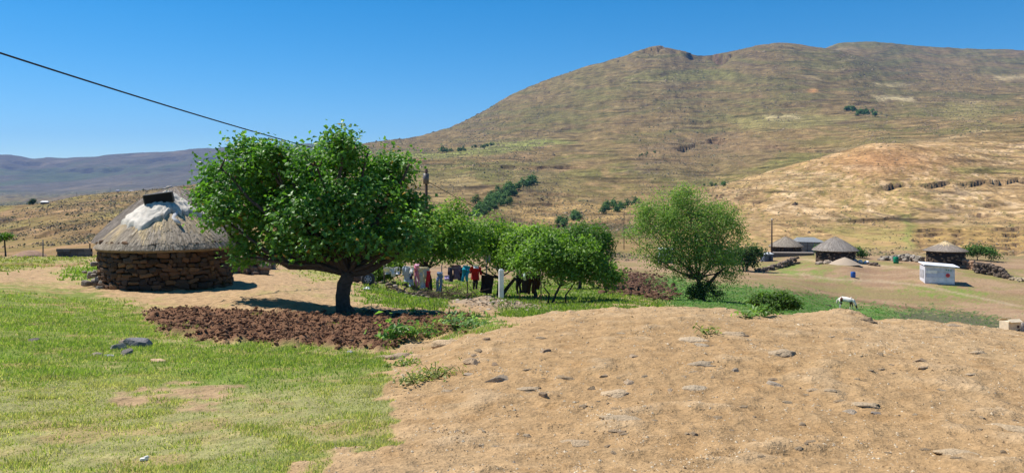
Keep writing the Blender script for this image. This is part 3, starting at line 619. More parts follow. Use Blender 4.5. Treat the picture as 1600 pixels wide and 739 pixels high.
small_tree('bush', 'low sprawling bush with broken pale branch just below the dirt crest', 1207, 24, 492, [(1190, 470, 20, 12), (1222, 468, 20, 12), (1205, 476, 26, 10), (1240, 474, 10, 8)], (1206, 484), .03, .02, seed=23, grow=.82, nclump=200, cr=.1, size=.1, pal=[(.055, .115, .02), (.12, .2, .035)], cat='bush')
small_tree('village_tree', 'dark green tree with two stems shading the yard left of the utility pole', 1166, 108, 403, [(1162, 378, 22, 14), (1182, 376, 14, 12), (1150, 386, 14, 10), (1172, 390, 16, 8)], (1168, 393), .16, .12, seed=24, nclump=160, per=10, cr=.4, size=.36, pal=[(.04, .09, .02), (.085, .16, .035)], leafm='farleaf', stems=[[(1163, 402), (1160, 394), (1157, 388)]])
small_tree('village_bush', 'bright green bush behind the wall right of the white shack', 1527, 124, 405, [(1520, 390, 16, 9), (1540, 392, 18, 8), (1552, 398, 10, 5), (1510, 394, 10, 6)], (1527, 400), .1, .06, seed=25, nclump=110, per=10, cr=.4, size=.36, pal=[(.05, .12, .02), (.11, .2, .04)], leafm='farleaf', cat='bush')
small_tree('village_bush', 'small bush at the right shoulder of the biggest round hut', 1341, 125, 392, [(1340, 383, 10, 7), (1346, 387, 8, 5)], (1341, 388), .06, .04, seed=26, nclump=50, per=9, cr=.35, size=.34, pal=[(.05, .11, .02), (.1, .18, .04)], leafm='farleaf', cat='bush')
small_tree('village_bush', 'small bush squeezed between the mesh shed and the biggest round hut', 1281, 130, 392, [(1280, 382, 8, 6), (1283, 387, 6, 5)], (1281, 388), .06, .04, seed=27, nclump=40, per=9, cr=.35, size=.34, pal=[(.05, .11, .02), (.1, .18, .04)], leafm='farleaf', cat='bush')
small_tree('umbrella_tree', 'little flat-topped tree on a bare stem at the left end of the grass bank', 9, 42, 402, [(2, 371, 9, 5), (11, 370, 8, 5), (-6, 374, 8, 5)], (7, 376), .05, .035, seed=28, nclump=90, per=12, cr=.1, size=.13, pal=[(.05, .11, .02), (.12, .22, .04)])
small_tree('ridge_bush', 'dark round bush beside the tiny white-roofed hut on the left ridge', 51, 500, 323, [(51, 318, 4.5, 3.4), (49, 320, 4, 2.4)], (51, 321), .3, .2, seed=29, nclump=60, per=9, cr=.6, size=.8, pal=[(.03, .07, .02), (.06, .11, .03)], leafm='farleaf', cat='bush')
# weeds at the field edges
def weed(px, py, r, h, label, group, seed, pal, n=70, size=.10, name='weed_plant'):
    x, Y, z = ground_at(px, py); g = np.random.default_rng(seed); t = thing(name, label, 'weed', (x, Y, z), 0, group)
    P = np.stack([g.normal(size=n) * r * .5, g.normal(size=n) * r * .4, np.abs(g.normal(size=n)) * h * .5 + .02], -1)
    nr = np.stack([P[:, 0] / r, P[:, 1] / r, np.full(n, .9)], -1) + g.normal(size=(n, 3)) * .4
    b = MB(); pal = np.array(pal); leafcloud(b, P, nr, size * g.uniform(.6, 1.3, n), .55, pal[0] + (pal[1] - pal[0]) * g.random((n, 1)))
    obj('leaf_clump', b.mesh('leaf_clump', M['leaf2']), t)['kind'] = 'stuff'
    s = MB()
    for q in P[:14]: s.tube(curve((q[0] * .2, q[1] * .2, -.02), q, (0, 0, .01), 4), .004, 4, (.12, .2, .05))
    obj('stem', s.mesh('stem', M['grass']), t)
GP = [(.10, .20, .04), (.22, .36, .09)]
weed(612, 533, .30, .28, 'broad-leaved green weed at the right tip of the dug bed', None, 1, GP, 90, .13)
weed(640, 530, .26, .2, 'smaller weed where the dug bed meets the dirt slope', None, 2, GP, 70, .09)
weed(672, 527, .22, .18, 'low weed tuft climbing the edge of the dirt slope', None, 3, GP, 60, .08)
weed(738, 512, .40, .22, 'pale leafy weed patch at the top end of the dug bed', None, 4, [(.16, .27, .10), (.30, .42, .2)], 110, .09)
weed(712, 513, .28, .16, 'weed patch just left of the pale leafy one at the bed corner', None, 5, [(.16, .27, .10), (.30, .42, .2)], 70, .08)
weed(1190, 494, .30, .2, 'grassy weed on the dirt crest below the sprawling bush', None, 6, GP, 80, .1)
weed(1170, 497, .2, .14, 'single green weed on the crest left of the sprawling bush', None, 7, GP, 40, .09)
weed(1108, 521, .16, .07, 'thin grass tuft alone on the dirt slope beside a flat pale stone', None, 8, [(.2, .24, .06), (.34, .36, .12)], 40, .06)
weed(680, 590, .24, .09, 'long low dry-green tuft on the dirt slope near the grass edge', None, 9, [(.18, .22, .06), (.36, .36, .14)], 150, .05)
weed(648, 598, .20, .08, 'dry-green tuft left of the long low tuft on the dirt', None, 10, [(.18, .22, .06), (.36, .36, .14)], 110, .05)
weed(630, 572, .22, .08, 'grass tuft at the grass edge below the flat grey boulder', None, 11, [(.15, .22, .05), (.30, .35, .10)], 100, .05)
x, Y, z = ground_at(1202, 489)
t = thing('broken_branch', 'bare bleached broken branch sticking out of the sprawling bush', 'branch', (x, Y - .25, H(x, Y - .25)))
b = MB(); b.tube([(0, 0, -.02), (-.04, 0, .18), (.02, .03, .36)], [.02, .016, .008], 6, (.55, .48, .4)); obj('branch', b.mesh('branch', M['wood'], True), t)
for q in (((-.03, 0, .16), (-.14, .02, .25)), ((-.02, .01, .22), (.1, 0, .27)), ((-.04, 0, .1), (-.2, 0, .14))):
    b = MB(); b.tube([q[0], q[1]], [.012, .006], 5, (.55, .48, .4)); obj('twig', b.mesh('twig', M['wood'], True), t)

# ---------------------------------------------------------------- groves on the mountain: each tree its own
def far_proto(seed, conical):
    g = np.random.default_rng(seed)
    BL = [(0, 0, 3.2, 1.5, 1.5, 2.8), (.9, .2, 1.7, 1.4, 1.3, 1.6), (-.9, -.2, 1.9, 1.4, 1.3, 1.8)] if not conical else [(0, 0, 3.6, .8, .8, 3.4), (0, 0, 1.7, 1.3, 1.3, 1.7)]
    cb, cl = crown(BL, 34, 9, .45, .8, .7, [(.055, .13, .04), (.14, .25, .075)], seed)
    tb = MB(); tb.tube([(0, 0, -.5), (0, 0, 2), (.1, 0, 4)], [.22, .16, .05], 6)
    return tb.mesh('trunk', M['bark'], True), cb.mesh('crown', M['farleaf'])
PRO = [far_proto(300 + i, False) for i in range(6)]
def far_tree(px, py_or_Y, s, label, group, k, Y):
    x = X(px, Y); z = H(x, Y)
    t = thing('grove_tree', label, 'tree', (x, Y, z - .2), random.uniform(0, 6), group); t.scale = (s * 1.35, s * 1.35, s * random.uniform(.75, 1.05))
    tm, cm = PRO[k % 6]; obj('trunk', tm, t); c = obj('crown', cm, t); c['kind'] = 'stuff'
_FY = np.exp(np.linspace(math.log(100), math.log(3400), 1500))
def far_at(px, py, ymin):
    x = X(px, _FY); z = surface(x, _FY)
    pp = HZ - z * F / _FY; i = np.nonzero((pp <= py) & (_FY > ymin))[0]; i = i[0] if len(i) else len(_FY) - 1
    return float(_FY[i])
def grove(poly_pts, n, hpx, ymin, label, group, seed):
    g = random.Random(seed)
    for k in range(n):
        i = g.randrange(len(poly_pts) - 1); f = g.random(); a, c = poly_pts[i], poly_pts[i + 1]
        px = a[0] + (c[0] - a[0]) * f + g.gauss(0, a[2]); py = a[1] + (c[1] - a[1]) * f + g.gauss(0, a[2] * .45)
        Y = far_at(px, py, ymin); h = hpx * g.uniform(.7, 1.3) * Y / F
        far_tree(px, py, h / 6.2, label, group, k, Y)
grove([(735, 338, 9), (765, 322, 10), (790, 305, 8), (800, 298, 6)], 85, 13, 330, 'dark tree in the long grove filling the gully behind the orchard', 'trees of the gully grove', 1)
grove([(818, 292, 5), (838, 288, 5)], 10, 14, 420, 'dark tree of the compact clump above the gully grove', 'trees of the clump above the gully', 2)
grove([(856, 350, 6), (885, 346, 7), (900, 344, 5)], 14, 13, 250, 'tree in the row behind the dark round orchard tree', 'trees behind the orchard', 3)
grove([(940, 328, 6), (965, 327, 7), (985, 325, 5)], 16, 14, 250, 'dark tree in the clump left of the willow', 'trees of the clump left of the willow', 4)
grove([(1322, 172, 4), (1345, 177, 4), (1366, 181, 3)], 30, 7, 900, 'black-green tree of the small wood high on the right mountainside', 'trees of the high wood', 5)
grove([(1102, 292, 3), (1122, 290, 4), (1134, 289, 3)], 8, 7, 480, 'tree in the small clump above the willow', 'trees above the willow', 6)
grove([(998, 244, 2), (1025, 239, 2)], 8, 4, 800, 'dark shrub-like tree on the slope over the willow', 'trees on the slope over the willow', 7)
grove([(690, 238, 1.5), (715, 236, 2), (728, 235, 1.5)], 12, 6, 900, 'tree in the lower row on the green bench', 'trees in the lower bench row', 8)
grove([(738, 233, 1.5), (758, 229, 1.5), (774, 226, 1)], 10, 6, 900, 'tree in the upper row on the green bench', 'trees in the upper bench row', 9)
far_tree(691, 0, 1.9, 'lone slim tree at the left end of the green bench', None, 1, far_at(691, 239, 900))

# ---------------------------------------------------------------- round huts
def stonemesh(seed, smooth=False):
    g = random.Random(seed); bm = bmesh.new(); bmesh.ops.create_cube(bm, size=1.0)
    for v in bm.verts: v.co += Vector((g.uniform(-.17, .17), g.uniform(-.1, .1), g.uniform(-.2, .2)))
    bmesh.ops.bevel(bm, geom=bm.edges[:], offset=.30, segments=2, affect='EDGES', profile=.6)
    for v in bm.verts: v.co *= 1 + g.uniform(-.05, .05)
    me = bpy.data.meshes.new('stone'); bm.to_mesh(me); bm.free()
    c = g.choice([(.115, .066, .038), (.09, .06, .041), (.14, .08, .046), (.075, .056, .043), (.15, .09, .047)])
    at = me.attributes.new('tint', 'FLOAT_COLOR', 'POINT'); at.data.foreach_set('color', np.tile(np.array([*c, 1.0], np.float32), len(me.vertices)))
    me.materials.append(M['stone'])
    return me
STONES = [stonemesh(900 + i) for i in range(14)]
def roofcone(r, h, sag=.10, n=56, thick=.14, seed=0, rag=.02):
    prof = [(r - .25, -thick + .10), (r - .02, -thick), (r, -.02)]
    for t in np.linspace(0, 1, 26)[1:]:
        prof.append((r * (1 - t) + .02, h * t + sag * h * math.sin(math.pi * t) * (1 if t < .9 else .6)))
    b = MB(); b.lathe(prof, n, (.22, .17, .115), wob=.015, seed=seed); return b, prof
def strands(prof, r, n, wid, length, seed, pal, lift=.02, bright=None, hrag=.05):
    """straw stalks lying down the slope of a thatched cone"""
    g = np.random.default_rng(seed); pr = np.array(prof[2:]); q = 1 - np.sqrt(g.random(n)) * .985
    t = q; idx = t * (len(pr) - 1)
    def at(tt):
        f = np.clip(tt, -.03, 1) * (len(pr) - 1); i = np.clip(f.astype(int), 0, len(pr) - 2); a = f - i
        return pr[i] + (pr[i + 1] - pr[i]) * a[:, None]
    slope = math.hypot(r, pr[-1, 1]); L = length * g.uniform(.6, 1.3, n) / slope
    t0 = np.maximum(t - L, -.01 - hrag * g.random(n)); a0 = at(t0); a1 = at(np.maximum(t, t0 + .05))
    th = g.random(n) * 2 * math.pi; dth = g.normal(size=n) * .012; wd = wid * g.uniform(.6, 1.5, n)
    lf = lift * g.uniform(.3, 1.6, n)
    def P(rz, th, up): return np.stack([(rz[:, 0] + up * .5) * np.cos(th), (rz[:, 0] + up * .5) * np.sin(th), rz[:, 1] + up], -1)
    w0 = wd / np.maximum(a0[:, 0], .15); w1 = wd / np.maximum(a1[:, 0], .15) * .8
    v = np.stack([P(a0, th - w0 / 2 + dth, lf), P(a0, th + w0 / 2 + dth, lf), P(a1, th + w1 / 2, lf * .75), P(a1, th - w1 / 2, lf * .75)], 1).reshape(-1, 3)
    pal = np.array(pal); k = g.random((n, 1)); c = pal[0] + (pal[1] - pal[0]) * k
    if bright is not None:
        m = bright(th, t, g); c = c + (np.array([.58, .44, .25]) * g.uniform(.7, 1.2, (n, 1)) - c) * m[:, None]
    b = MB(); i = np.arange(n)[:, None] * 4; b.add(v, [np.concatenate([i, i + 1, i + 2, i + 3], 1)], np.repeat(c, 4, 0)); return b
def hut(name, label, px, Y, zb, rw, re, ze, za, seed, arc=None, course=.13, nstr=5200, wid=.03, slen=.55, pal=((.22, .18, .135), (.47, .39, .30)), bright=None, joined=0, sag=.05, wall=(.8, .8, .8)):
    x = X(px, Y); t = thing(name, label, 'hut', (x, Y, zb)); g = random.Random(seed)
    hw = ze - zb + .12
    b = MB(); b.lathe([(rw - .05, -.6), (rw - .07, hw), (.05, hw + .05)], 48, wall, wob=.01, seed=seed)
    wl = obj('wall', b.mesh('wall', M['mud'], True), t)
    rb, prof = roofcone(re, za - ze, sag, seed=seed)
    rf = obj('roof', rb.mesh('roof', M['thatch'], True), t, (0, 0, ze - zb))
    st = strands(prof, re, nstr, wid, slen, seed, pal, bright=bright); s = obj('thatch', st.mesh('thatch', M['thatch']), rf); s['kind'] = 'stuff'
    if arc:
        zz = -.12; a0, a1 = arc
        while zz < hw - .04:
            h = course * g.uniform(.7, 1.25); a = a0 + g.uniform(-.05, .05)
            while a < a1:
                wd = course * g.choice([.9, 1.3, 1.6, 2.0, 2.6]) * g.uniform(.85, 1.15); da = wd / rw; am = a + da / 2
                hh = h * g.uniform(.7, 1.3)
                o = obj('stone', g.choice(STONES), wl, ((rw - .03 + g.uniform(-.015, .02)) * math.cos(am), (rw - .03) * math.sin(am), zz + h / 2 + g.uniform(-.035, .035)), (g.uniform(-.2, .2), g.uniform(-.26, .26), am + math.pi / 2 + g.uniform(-.15, .15)))
                o.scale = (wd * .99, .17 * g.uniform(.8, 1.4), hh * 1.04); a += da
            zz += h * .96
    if joined:
        sb = MB(); gg = np.random.default_rng(seed)
        for k in range(joined):
            am = gg.uniform(math.pi * .95, math.pi * 2.05); zc = gg.uniform(-.2, hw); sz = gg.uniform(.16, .34)
            sb.box((rw * math.cos(am), rw * math.sin(am), zc), (sz, .16, sz * .55), am + math.pi / 2, np.array(random.choice([(.20, .13, .08), (.15, .11, .08), (.24, .17, .11)])) * gg.uniform(.6, 1.2), .8)
        obj('stonework', sb.mesh('stonework', M['stone']), wl)['kind'] = 'stuff'
    return t
zb1 = -2.92
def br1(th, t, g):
    # brighter straw up the slope, weaker on the right side of the roof
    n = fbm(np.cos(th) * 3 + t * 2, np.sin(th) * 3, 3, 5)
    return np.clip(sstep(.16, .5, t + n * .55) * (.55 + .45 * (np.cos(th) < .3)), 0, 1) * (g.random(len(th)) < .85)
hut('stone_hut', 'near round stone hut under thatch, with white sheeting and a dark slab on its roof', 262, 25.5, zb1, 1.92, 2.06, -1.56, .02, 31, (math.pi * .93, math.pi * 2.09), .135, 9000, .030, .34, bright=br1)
hut('stone_hut', 'larger grey thatched stone hut standing close behind the hut with white sheeting', 274, 32.0, -3.0, 2.6, 2.92, -1.70, .34, 32, (math.pi * 1.62, math.pi * 2.12), .17, 7000, .04, .42, sag=.17, pal=((.17, .145, .12), (.33, .28, .235)))
# things on the roofs
def rock_mesh(seed, name='rock', tint=(.4, .3, .2), sub=2, rough=.3, flat=.6, facet=False):
    bm = bmesh.new(); bmesh.ops.create_icosphere(bm, subdivisions=sub, radius=.5)
    co = np.array([v.co[:] for v in bm.verts]); n = fbm(co[:, 0] * 2.2 + seed * 3.1, co[:, 1] * 2.2 + co[:, 2] * 1.9, 3, seed)
    n2 = fbm(co[:, 2] * 2.5 + seed, co[:, 0] * 1.7 - co[:, 1] * 2.0, 2, seed + 9); co = co * (1 + rough * n + rough * .7 * n2)[:, None]
    if facet:
        for k in range(9):
            a = np.random.default_rng(seed * 31 + k).normal(size=3); a /= np.linalg.norm(a); d = co @ a; lim = .30
            co = co - np.maximum(0, d - lim)[:, None] * a
    co[:, 2] *= flat
    for v, c in zip(bm.verts, co): v.co = c
    me = bpy.data.meshes.new(name); bm.to_mesh(me); bm.free()
    at = me.attributes.new('tint', 'FLOAT_COLOR', 'POINT'); at.data.foreach_set('color', np.tile(np.array([*tint, 1.0], np.float32), len(me.vertices)))
    me.materials.append(M['rock'])
    for p in me.polygons: p.use_smooth = not facet
    return me
hx1 = X(262, 25.5)
def on_roof(px, py, dY): return (X(px, 25.5 + dY), 25.5 + dY, Zp(py, 25.5 + dY))
# white sheet: lumpy cap moulded over the cone top
b = MB(); na, nr = 110, 34
prof = [(2.06 * (1 - t) + .02, 1.58 * t + .05 * 1.58 * math.sin(math.pi * t)) for t in np.linspace(0, 1, 40)]; pr = np.array(prof)[::-1]
an = np.linspace(0, 2 * math.pi, na, endpoint=False); V = []
edge = 1.04 + .20 * np.sin(an * 3 + 1.0) + .10 * np.sin(an * 7 + .3) + .22 * np.maximum(0, np.cos(an - math.pi * 1.28)) + .1 * rng.normal(size=na) * .5
for k in range(nr):
    f = k / (nr - 1); r = edge * f + .02; zc = np.interp(r, pr[:, 0], pr[:, 1])
    fold = .085 + .07 * (1 - 2 * np.abs(fbm(np.cos(an) * r * 3.4 + 3, np.sin(an) * r * 3.4, 4, 77, .6))) + .02 * np.sin(r * 21 + 4 * np.sin(an * 2) + 2 * np.sin(an * 5))
    zc = zc + fold * (1 - .9 * (k == nr - 1))
    V.append(np.stack([r * np.cos(an), r * np.sin(an), zc], -1))
i = np.arange(nr - 1)[:, None] * na; j = np.arange(na)[None, :]; kk = (j + 1) % na
b.add(np.concatenate(V), [np.stack([i + j, i + kk, i + na + kk, i + na + j], -1).reshape(-1, 4)], np.repeat(1, 1)[:, None] * np.array([.62, .57, .50]) * (1 + .28 * np.clip(fbm(np.concatenate(V)[:, 0] * 3, np.concatenate(V)[:, 1] * 3, 4, 79), -1, .6))[:, None])
o = obj('white_sheet', b.mesh('white_sheet', M['cloth'], True), None, (hx1, 25.5, -1.56)); tag(o, 'crumpled white plastic sheeting spread over the peak of the near hut', 'sheet')
b = MB(); b.box((0, 0, 0), (.86, .07, .29), 0, (.012, .012, .013))
t = thing('dark_slab', 'black rectangular slab propped on the peak of the near hut', 'slab', (X(248, 24.95), 24.95, Zp(310, 24.95)))
t.rotation_euler = (R(14), R(-8), R(6))
obj('slab', b.mesh('slab', M['rubber']), t)
b = MB()
for sx in (-1, 1): b.box((sx * .435, 0, 0), (.03, .09, .31), 0, (.05, .05, .05))
for sz in (-1, 1): b.box((0, 0, sz * .15), (.84, .085, .028), 0, (.02, .02, .02))
obj('frame', b.mesh('frame', M['metal']), t)
RK = [rock_mesh(50 + i, 'rock', (.30, .25, .20), 2, .3, .7, i % 2) for i in range(8)]
def put_rock(name, label, cat, p, size, k, rz=0, group=None, tint=None, meshes=None):
    me = (meshes or RK)[k % len(meshes or RK)]
    if tint is not None:
        me = me.copy(); me.attributes['tint'].data.foreach_set('color', np.tile(np.array([*tint, 1.0], np.float32), len(me.vertices)))
    o = obj(name, me, None, p, (0, 0, rz)); o.scale = size; return tag(o, label, cat, group)
put_rock('rock', 'orange-brown stone weighing down the white sheeting beside the black slab', 'rock', on_roof(266, 322, -.30), (.20, .2, .2), 1, .4, tint=(.42, .24, .14))
put_rock('rock', 'grey stone behind the top left corner of the black slab', 'rock', (X(243, 25.7), 25.7, Zp(305, 25.7)), (.22, .2, .2), 2, .2, tint=(.22, .2, .18))
for k, (qx, qy, s, c, lb) in enumerate([(257, 297, .26, (.3, .27, .24), 'left of the stones on the peak of the rear hut'), (262, 294, .22, (.4, .36, .32), 'topmost of the stones on the peak of the rear hut'), (267, 298, .25, (.28, .25, .22), 'right of the stones on the peak of the rear hut')]):
    put_rock('rock', lb, 'rock', (X(qx + 3, 32.0), 32.0, Zp(qy, 32.0) + .02), (s * 1.3, s, s), k + 3, k, 'stones on the rear roof peak', c)
b = MB()
for k in range(5):
    p = np.array([X(268 + k * 3, 25.3) , 25.25 - k * .05, Zp(322 + k * 4, 25.2)]); 
pts = [(X(272, 25.3), 25.2, Zp(322, 25.2) + .02), (X(278, 24.9), 24.9, Zp(333, 24.9) + .04), (X(270, 24.6), 24.6, Zp(345, 24.6) + .05), (X(280, 24.3), 24.35, Zp(352, 24.3) + .05)]
b.tube(pts, [.10, .09, .08, .05], 8, (.62, .60, .60)); o = obj('rolled_sheet', b.mesh('rolled_sheet', M['cloth'], True)); tag(o, 'twisted grey-white plastic trailing down the roof right of the white sheeting', 'sheet')
# stone buttress and low block by the rear hut
def rubble(name, label, cat, pts, wid, hgt, n, sz, seed, tints, kind_child='rubble_stone', group=None, single=False):
    """a dry-stone wall or heap along a line on the ground"""
    g = np.random.default_rng(seed); pts = np.array(pts, float); x0, y0 = pts.mean(0); z0 = H(x0, y0)
    t = thing(name, label, cat, (x0, y0, z0), 0, group); b = MB()
    seg = np.linalg.norm(np.diff(pts, axis=0), axis=1); cum = np.concatenate([[0], np.cumsum(seg)])
    d = g.random(n) * cum[-1]; P = np.stack([np.interp(d, cum, pts[:, 0]), np.interp(d, cum, pts[:, 1])], -1)
    hh = np.interp(d, np.linspace(0, cum[-1], len(hgt)), hgt) if hasattr(hgt, '__len__') else np.full(n, hgt)
    f = g.random(n) ** .8; P = P + g.normal(size=(n, 2)) * (wid * .5 * (1.1 - .6 * f))[:, None]
    zz = surface(P[:, 0], P[:, 1])
    core = MB()
    for k in range(n):
        s = sz * g.uniform(.6, 1.4); me = STONES[k % len(STONES)]; co = np.array([v.co[:] for v in me.vertices]) if k < 0 else SCO[k % len(STONES)][0]
        Mx = np.array(Matrix.Rotation(g.uniform(0, 6), 3, 'Z') @ Matrix.Rotation(g.uniform(-.4, .4), 3, 'X'))
        v = (co * np.array([s * 1.3, s, s * .75])) @ Mx.T + np.array([P[k, 0] - x0, P[k, 1] - y0, zz[k] - z0 + f[k] * hh[k]])
        b.add(v, SCO[k % len(STONES)][1], np.array(tints[g.integers(len(tints))]) * g.uniform(.7, 1.2))
    obj(kind_child, b.mesh(kind_child, M['rock']), t)['kind'] = 'stuff'
    return t
SCO = []
for me in STONES:
    fs = {}
    for p in me.polygons: fs.setdefault(len(p.vertices), []).append(list(p.vertices))
    SCO.append((np.array([v.co[:] for v in me.vertices]), [np.array(f) for f in fs.values()]))
BR = [(.24, .16, .10), (.3, .22, .15), (.2, .15, .11)]; GY = [(.30, .26, .21), (.38, .33, .27), (.24, .2, .16)]; DKS = [(.16, .12, .09), (.21, .155, .115), (.12, .09, .07)]
rubble('stone_buttress', 'tumbled stone buttress at the right foot of the rear hut', 'stone heap', [(X(388, 30.5), 30.5), (X(408, 30.8), 30.8)], .5, [.9, .25], 60, .24, 3, DKS)
rubble('loose_stones', 'loose stones spilling round the left foot of the near hut', 'stone heap', [(X(146, 25.6), 25.6), (X(152, 24.6), 24.6), (X(175, 24), 24.0)], .3, [.75, .4, .1], 46, .17, 4, GY)
x, Y = X(415, 34), 34.0; t = thing('block_step', 'low dark block step behind the rear hut, right of the buttress', 'step', (x, Y, H(x, Y)), .1)
b = MB(); b.box((0, 0, .18), (.75, .6, .44), 0, (.16, .13, .11)); obj('block', b.mesh('block', M['stone']), t)
b = MB(); b.box((0, 0, .43), (.85, .7, .06), 0, (.24, .2, .17)); obj('top_slab', b.mesh('top_slab', M['stone']), t)
# ---------------------------------------------------------------- left bank: block wall, post, heap, ridge huts
x, Y = X(118, 43.5), 43.5; zb = H(x, Y); t = thing('block_wall', 'low grey concrete block wall at the top of the grass bank, left of the huts', 'wall', (x, Y, zb), .12)
bme = MB(); bme.box((0, 0, 0), (1, 1, 1), 0, (.13, .12, .125)); bme = bme.mesh('concrete_block', M['stone'])
for r_ in range(3):
    for c_ in range(5):
        o = obj('concrete_block', bme, t, (-.78 + c_ * .355 + (r_ % 2) * .04, random.uniform(-.01, .01), .06 + r_ * .165)); o.scale = (.345, .18, .155)
b = MB(); b.box((0, 0, .22), (1.7, .13, .48), 0, (.6, .55, .5)); obj('mortar', b.mesh('mortar', M['mud']), t)
b = MB(); b.tube([(0, 0, -.2), (0, 0, .75)], .035, 6, (.10, .085, .07)); obj('end_post', b.mesh('end_post', M['wood']), t, (.72, .05, 0))
def post(name, label, px, Y, h, r, tint, group=None, mat='wood'):
    x = X(px, Y); t = thing(name, label, 'post', (x, Y, H(x, Y)), 0, group)
    b = MB(); b.tube([(0, 0, -.2), (.01, 0, h * .5), (0, 0, h)], [r, r * .95, r * .85], 8, tint); obj('shaft', b.mesh('shaft', M[mat], True), t); return t
post('fence_post', 'slim grey fence post standing alone on the grass bank', 67, 43, .92, .035, (.2, .18, .16))
x, Y = X(46, 52), 52; 
put_rock('soil_heap', 'brown heap of soil behind the grass bank, left of the fence post', 'heap', (x, Y, H(x, Y) + .1), (3.0, 1.8, 1.35), 4, .3, tint=(.30, .19, .13), meshes=[rock_mesh(200 + i, 'soil_heap', (.3, .19, .13), 3, .35, .8) for i in range(5)])
def far_house(px, py, wpx, hpx, label, roof, wall, ymin):
    Y = far_at(px, py, ymin); k = Y / F; x = X(px, Y); t = thing('far_house', label, 'house', (x, Y, H(x, Y)), .3); W, Hh = wpx * k, hpx * k
    b = MB(); b.box((0, 0, Hh * .3), (W, W * .8, Hh * .7), 0, wall); obj('wall', b.mesh('wall', M['metal']), t)
    b = MB(); v = [(-W * .58, -W * .5, Hh * .62), (W * .58, -W * .5, Hh * .62), (W * .58, W * .5, Hh * .62), (-W * .58, W * .5, Hh * .62), (-W * .4, 0, Hh), (W * .4, 0, Hh)]
    b.add(v, [np.array([[0, 1, 5, 4], [2, 3, 4, 5], [3, 2, 1, 0]]), np.array([[1, 2, 5], [3, 0, 4]])], roof); obj('roof', b.mesh('roof', M['metal']), t)
    b = MB(); b.box((0, -W * .41, Hh * .25), (W * .2, .1, Hh * .5), 0, (.05, .04, .04)); obj('door', b.mesh('door', M['wood']), t); return t
far_house(70, 319, 10, 5, 'tiny pale-roofed hut on the left ridge beside a dark bush', (.6, .58, .55), (.12, .1, .09), 380)
far_house(184, 299, 5, 5, 'tiny dark house on the ridge, left one of the pair', (.09, .07, .08), (.12, .09, .09), 430)
far_house(205, 297, 6, 5, 'tiny house with a lighter wall on the ridge, right one of the pair', (.12, .1, .1), (.3, .25, .22), 430)
for q in ((172, 302), (224, 297), (232, 296), (281, 291), (120, 308)):
    Y = far_at(q[0], q[1], 400); post('ridge_pole', 'thin distant pole on the left hill ridge', q[0], Y, 8 * Y / F, .11, (.12, .1, .09), 'poles along the left ridge')
# ---------------------------------------------------------------- power line
def utility_pole(label, px, Y, top_py, r, extra=True):
    x = X(px, Y); z = H(x, Y); h = Zp(top_py, Y) - z; t = thing('utility_pole', label, 'pole', (x, Y, z))
    b = MB(); b.tube([(0, 0, -.3), (0, 0, h * .5), (0, 0, h)], [r, r * .9, r * .75], 10, (.075, .05, .04)); obj('shaft', b.mesh('shaft', M['wood'], True), t)
    if extra:
        b = MB(); b.tube([(0, -.12, h - 1.15), (0, -.12, h - .35)], .22, 10, (.10, .085, .085)); obj('switch_box', b.mesh('switch_box', M['metal'], True), t)
        b = MB()
        for k in range(3): b.tube([(0, 0, h - .25 + k * .10), (0, 0, h - .19 + k * .10)], .17 - .02 * k, 10, (.2, .12, .1))
        obj('insulator', b.mesh('insulator', M['plastic'], True), t)
    else:
        b = MB(); b.tube([(0, 0, h), (0, 0, h + .25)], .12, 8, (.6, .58, .55)); obj('insulator', b.mesh('insulator', M['plastic'], True), t)
    return Vector((x, Y, z + h))
pt = utility_pole('tall power pole with a dark switch box, rising behind the big tree', 666, 60, 264, .14)
pv = utility_pole('thin dark utility pole beside the leftmost round hut of the village', 1206, 133, 344, .13, False)
pq = utility_pole('short service pole hidden among the orchard trees', 848, 74, 372, .08, False)
pw = utility_pole('thin distant pole left of the willow at the foot of the mountain', 975, 200, 328, .10, False)
def cable(label, a, c, sag, r, n=40):
    a = np.array(a); c = np.array(c); t = np.linspace(0, 1, n)[:, None]; p = a + (c - a) * t; p[:, 2] -= (sag * 4 * t * (1 - t))[:, 0]
    b = MB(); b.tube(p - p[0], r, 6, (.03, .03, .035)); o = obj('power_cable', b.mesh('power_cable', M['rubber'], True), None, tuple(p[0])); tag(o, label, 'cable')
cable('black overhead cable running from the sky to the pole behind the big tree', (X(-900, 9), 9, Zp(-215, 9)), pt + Vector((0, 0, -.25)), .5, .022)
cable('black overhead cable running down from the pole behind the big tree into the orchard', pt + Vector((0, 0, -.9)), pq, .2, .022)

# ---------------------------------------------------------------- village
hut('village_hut', 'leftmost village hut, low thatch roof joined to the grey mesh shed', 1228, 140, H(X(1228, 140), 140), 2.6, 2.9, Zp(384, 140), Zp(369, 140), 41, None, nstr=1300, wid=.10, slen=.9, joined=70, pal=((.21, .175, .14), (.34, .29, .23)))
hut('village_hut', 'largest village hut with a wide grey thatch cone behind the gravel heap', 1305, 118, H(X(1305, 118), 118) - .1, 2.75, 3.2, Zp(390, 118), Zp(369, 118), 42, None, nstr=1800, wid=.10, slen=.9, joined=110, pal=((.19, .165, .145), (.33, .29, .25)), sag=.05)
def br3(th, t, g): return sstep(.70, .80, t + .04 * np.sin(th * 5))
hut('village_hut', 'village hut with a bright straw cap behind the white shack', 1477, 114, H(X(1477, 114), 114) - .1, 2.5, 2.85, Zp(391, 114), Zp(376, 114), 43, None, nstr=1800, wid=.10, slen=.9, joined=110, pal=((.20, .165, .14), (.31, .26, .21)), bright=br3, sag=-.03)
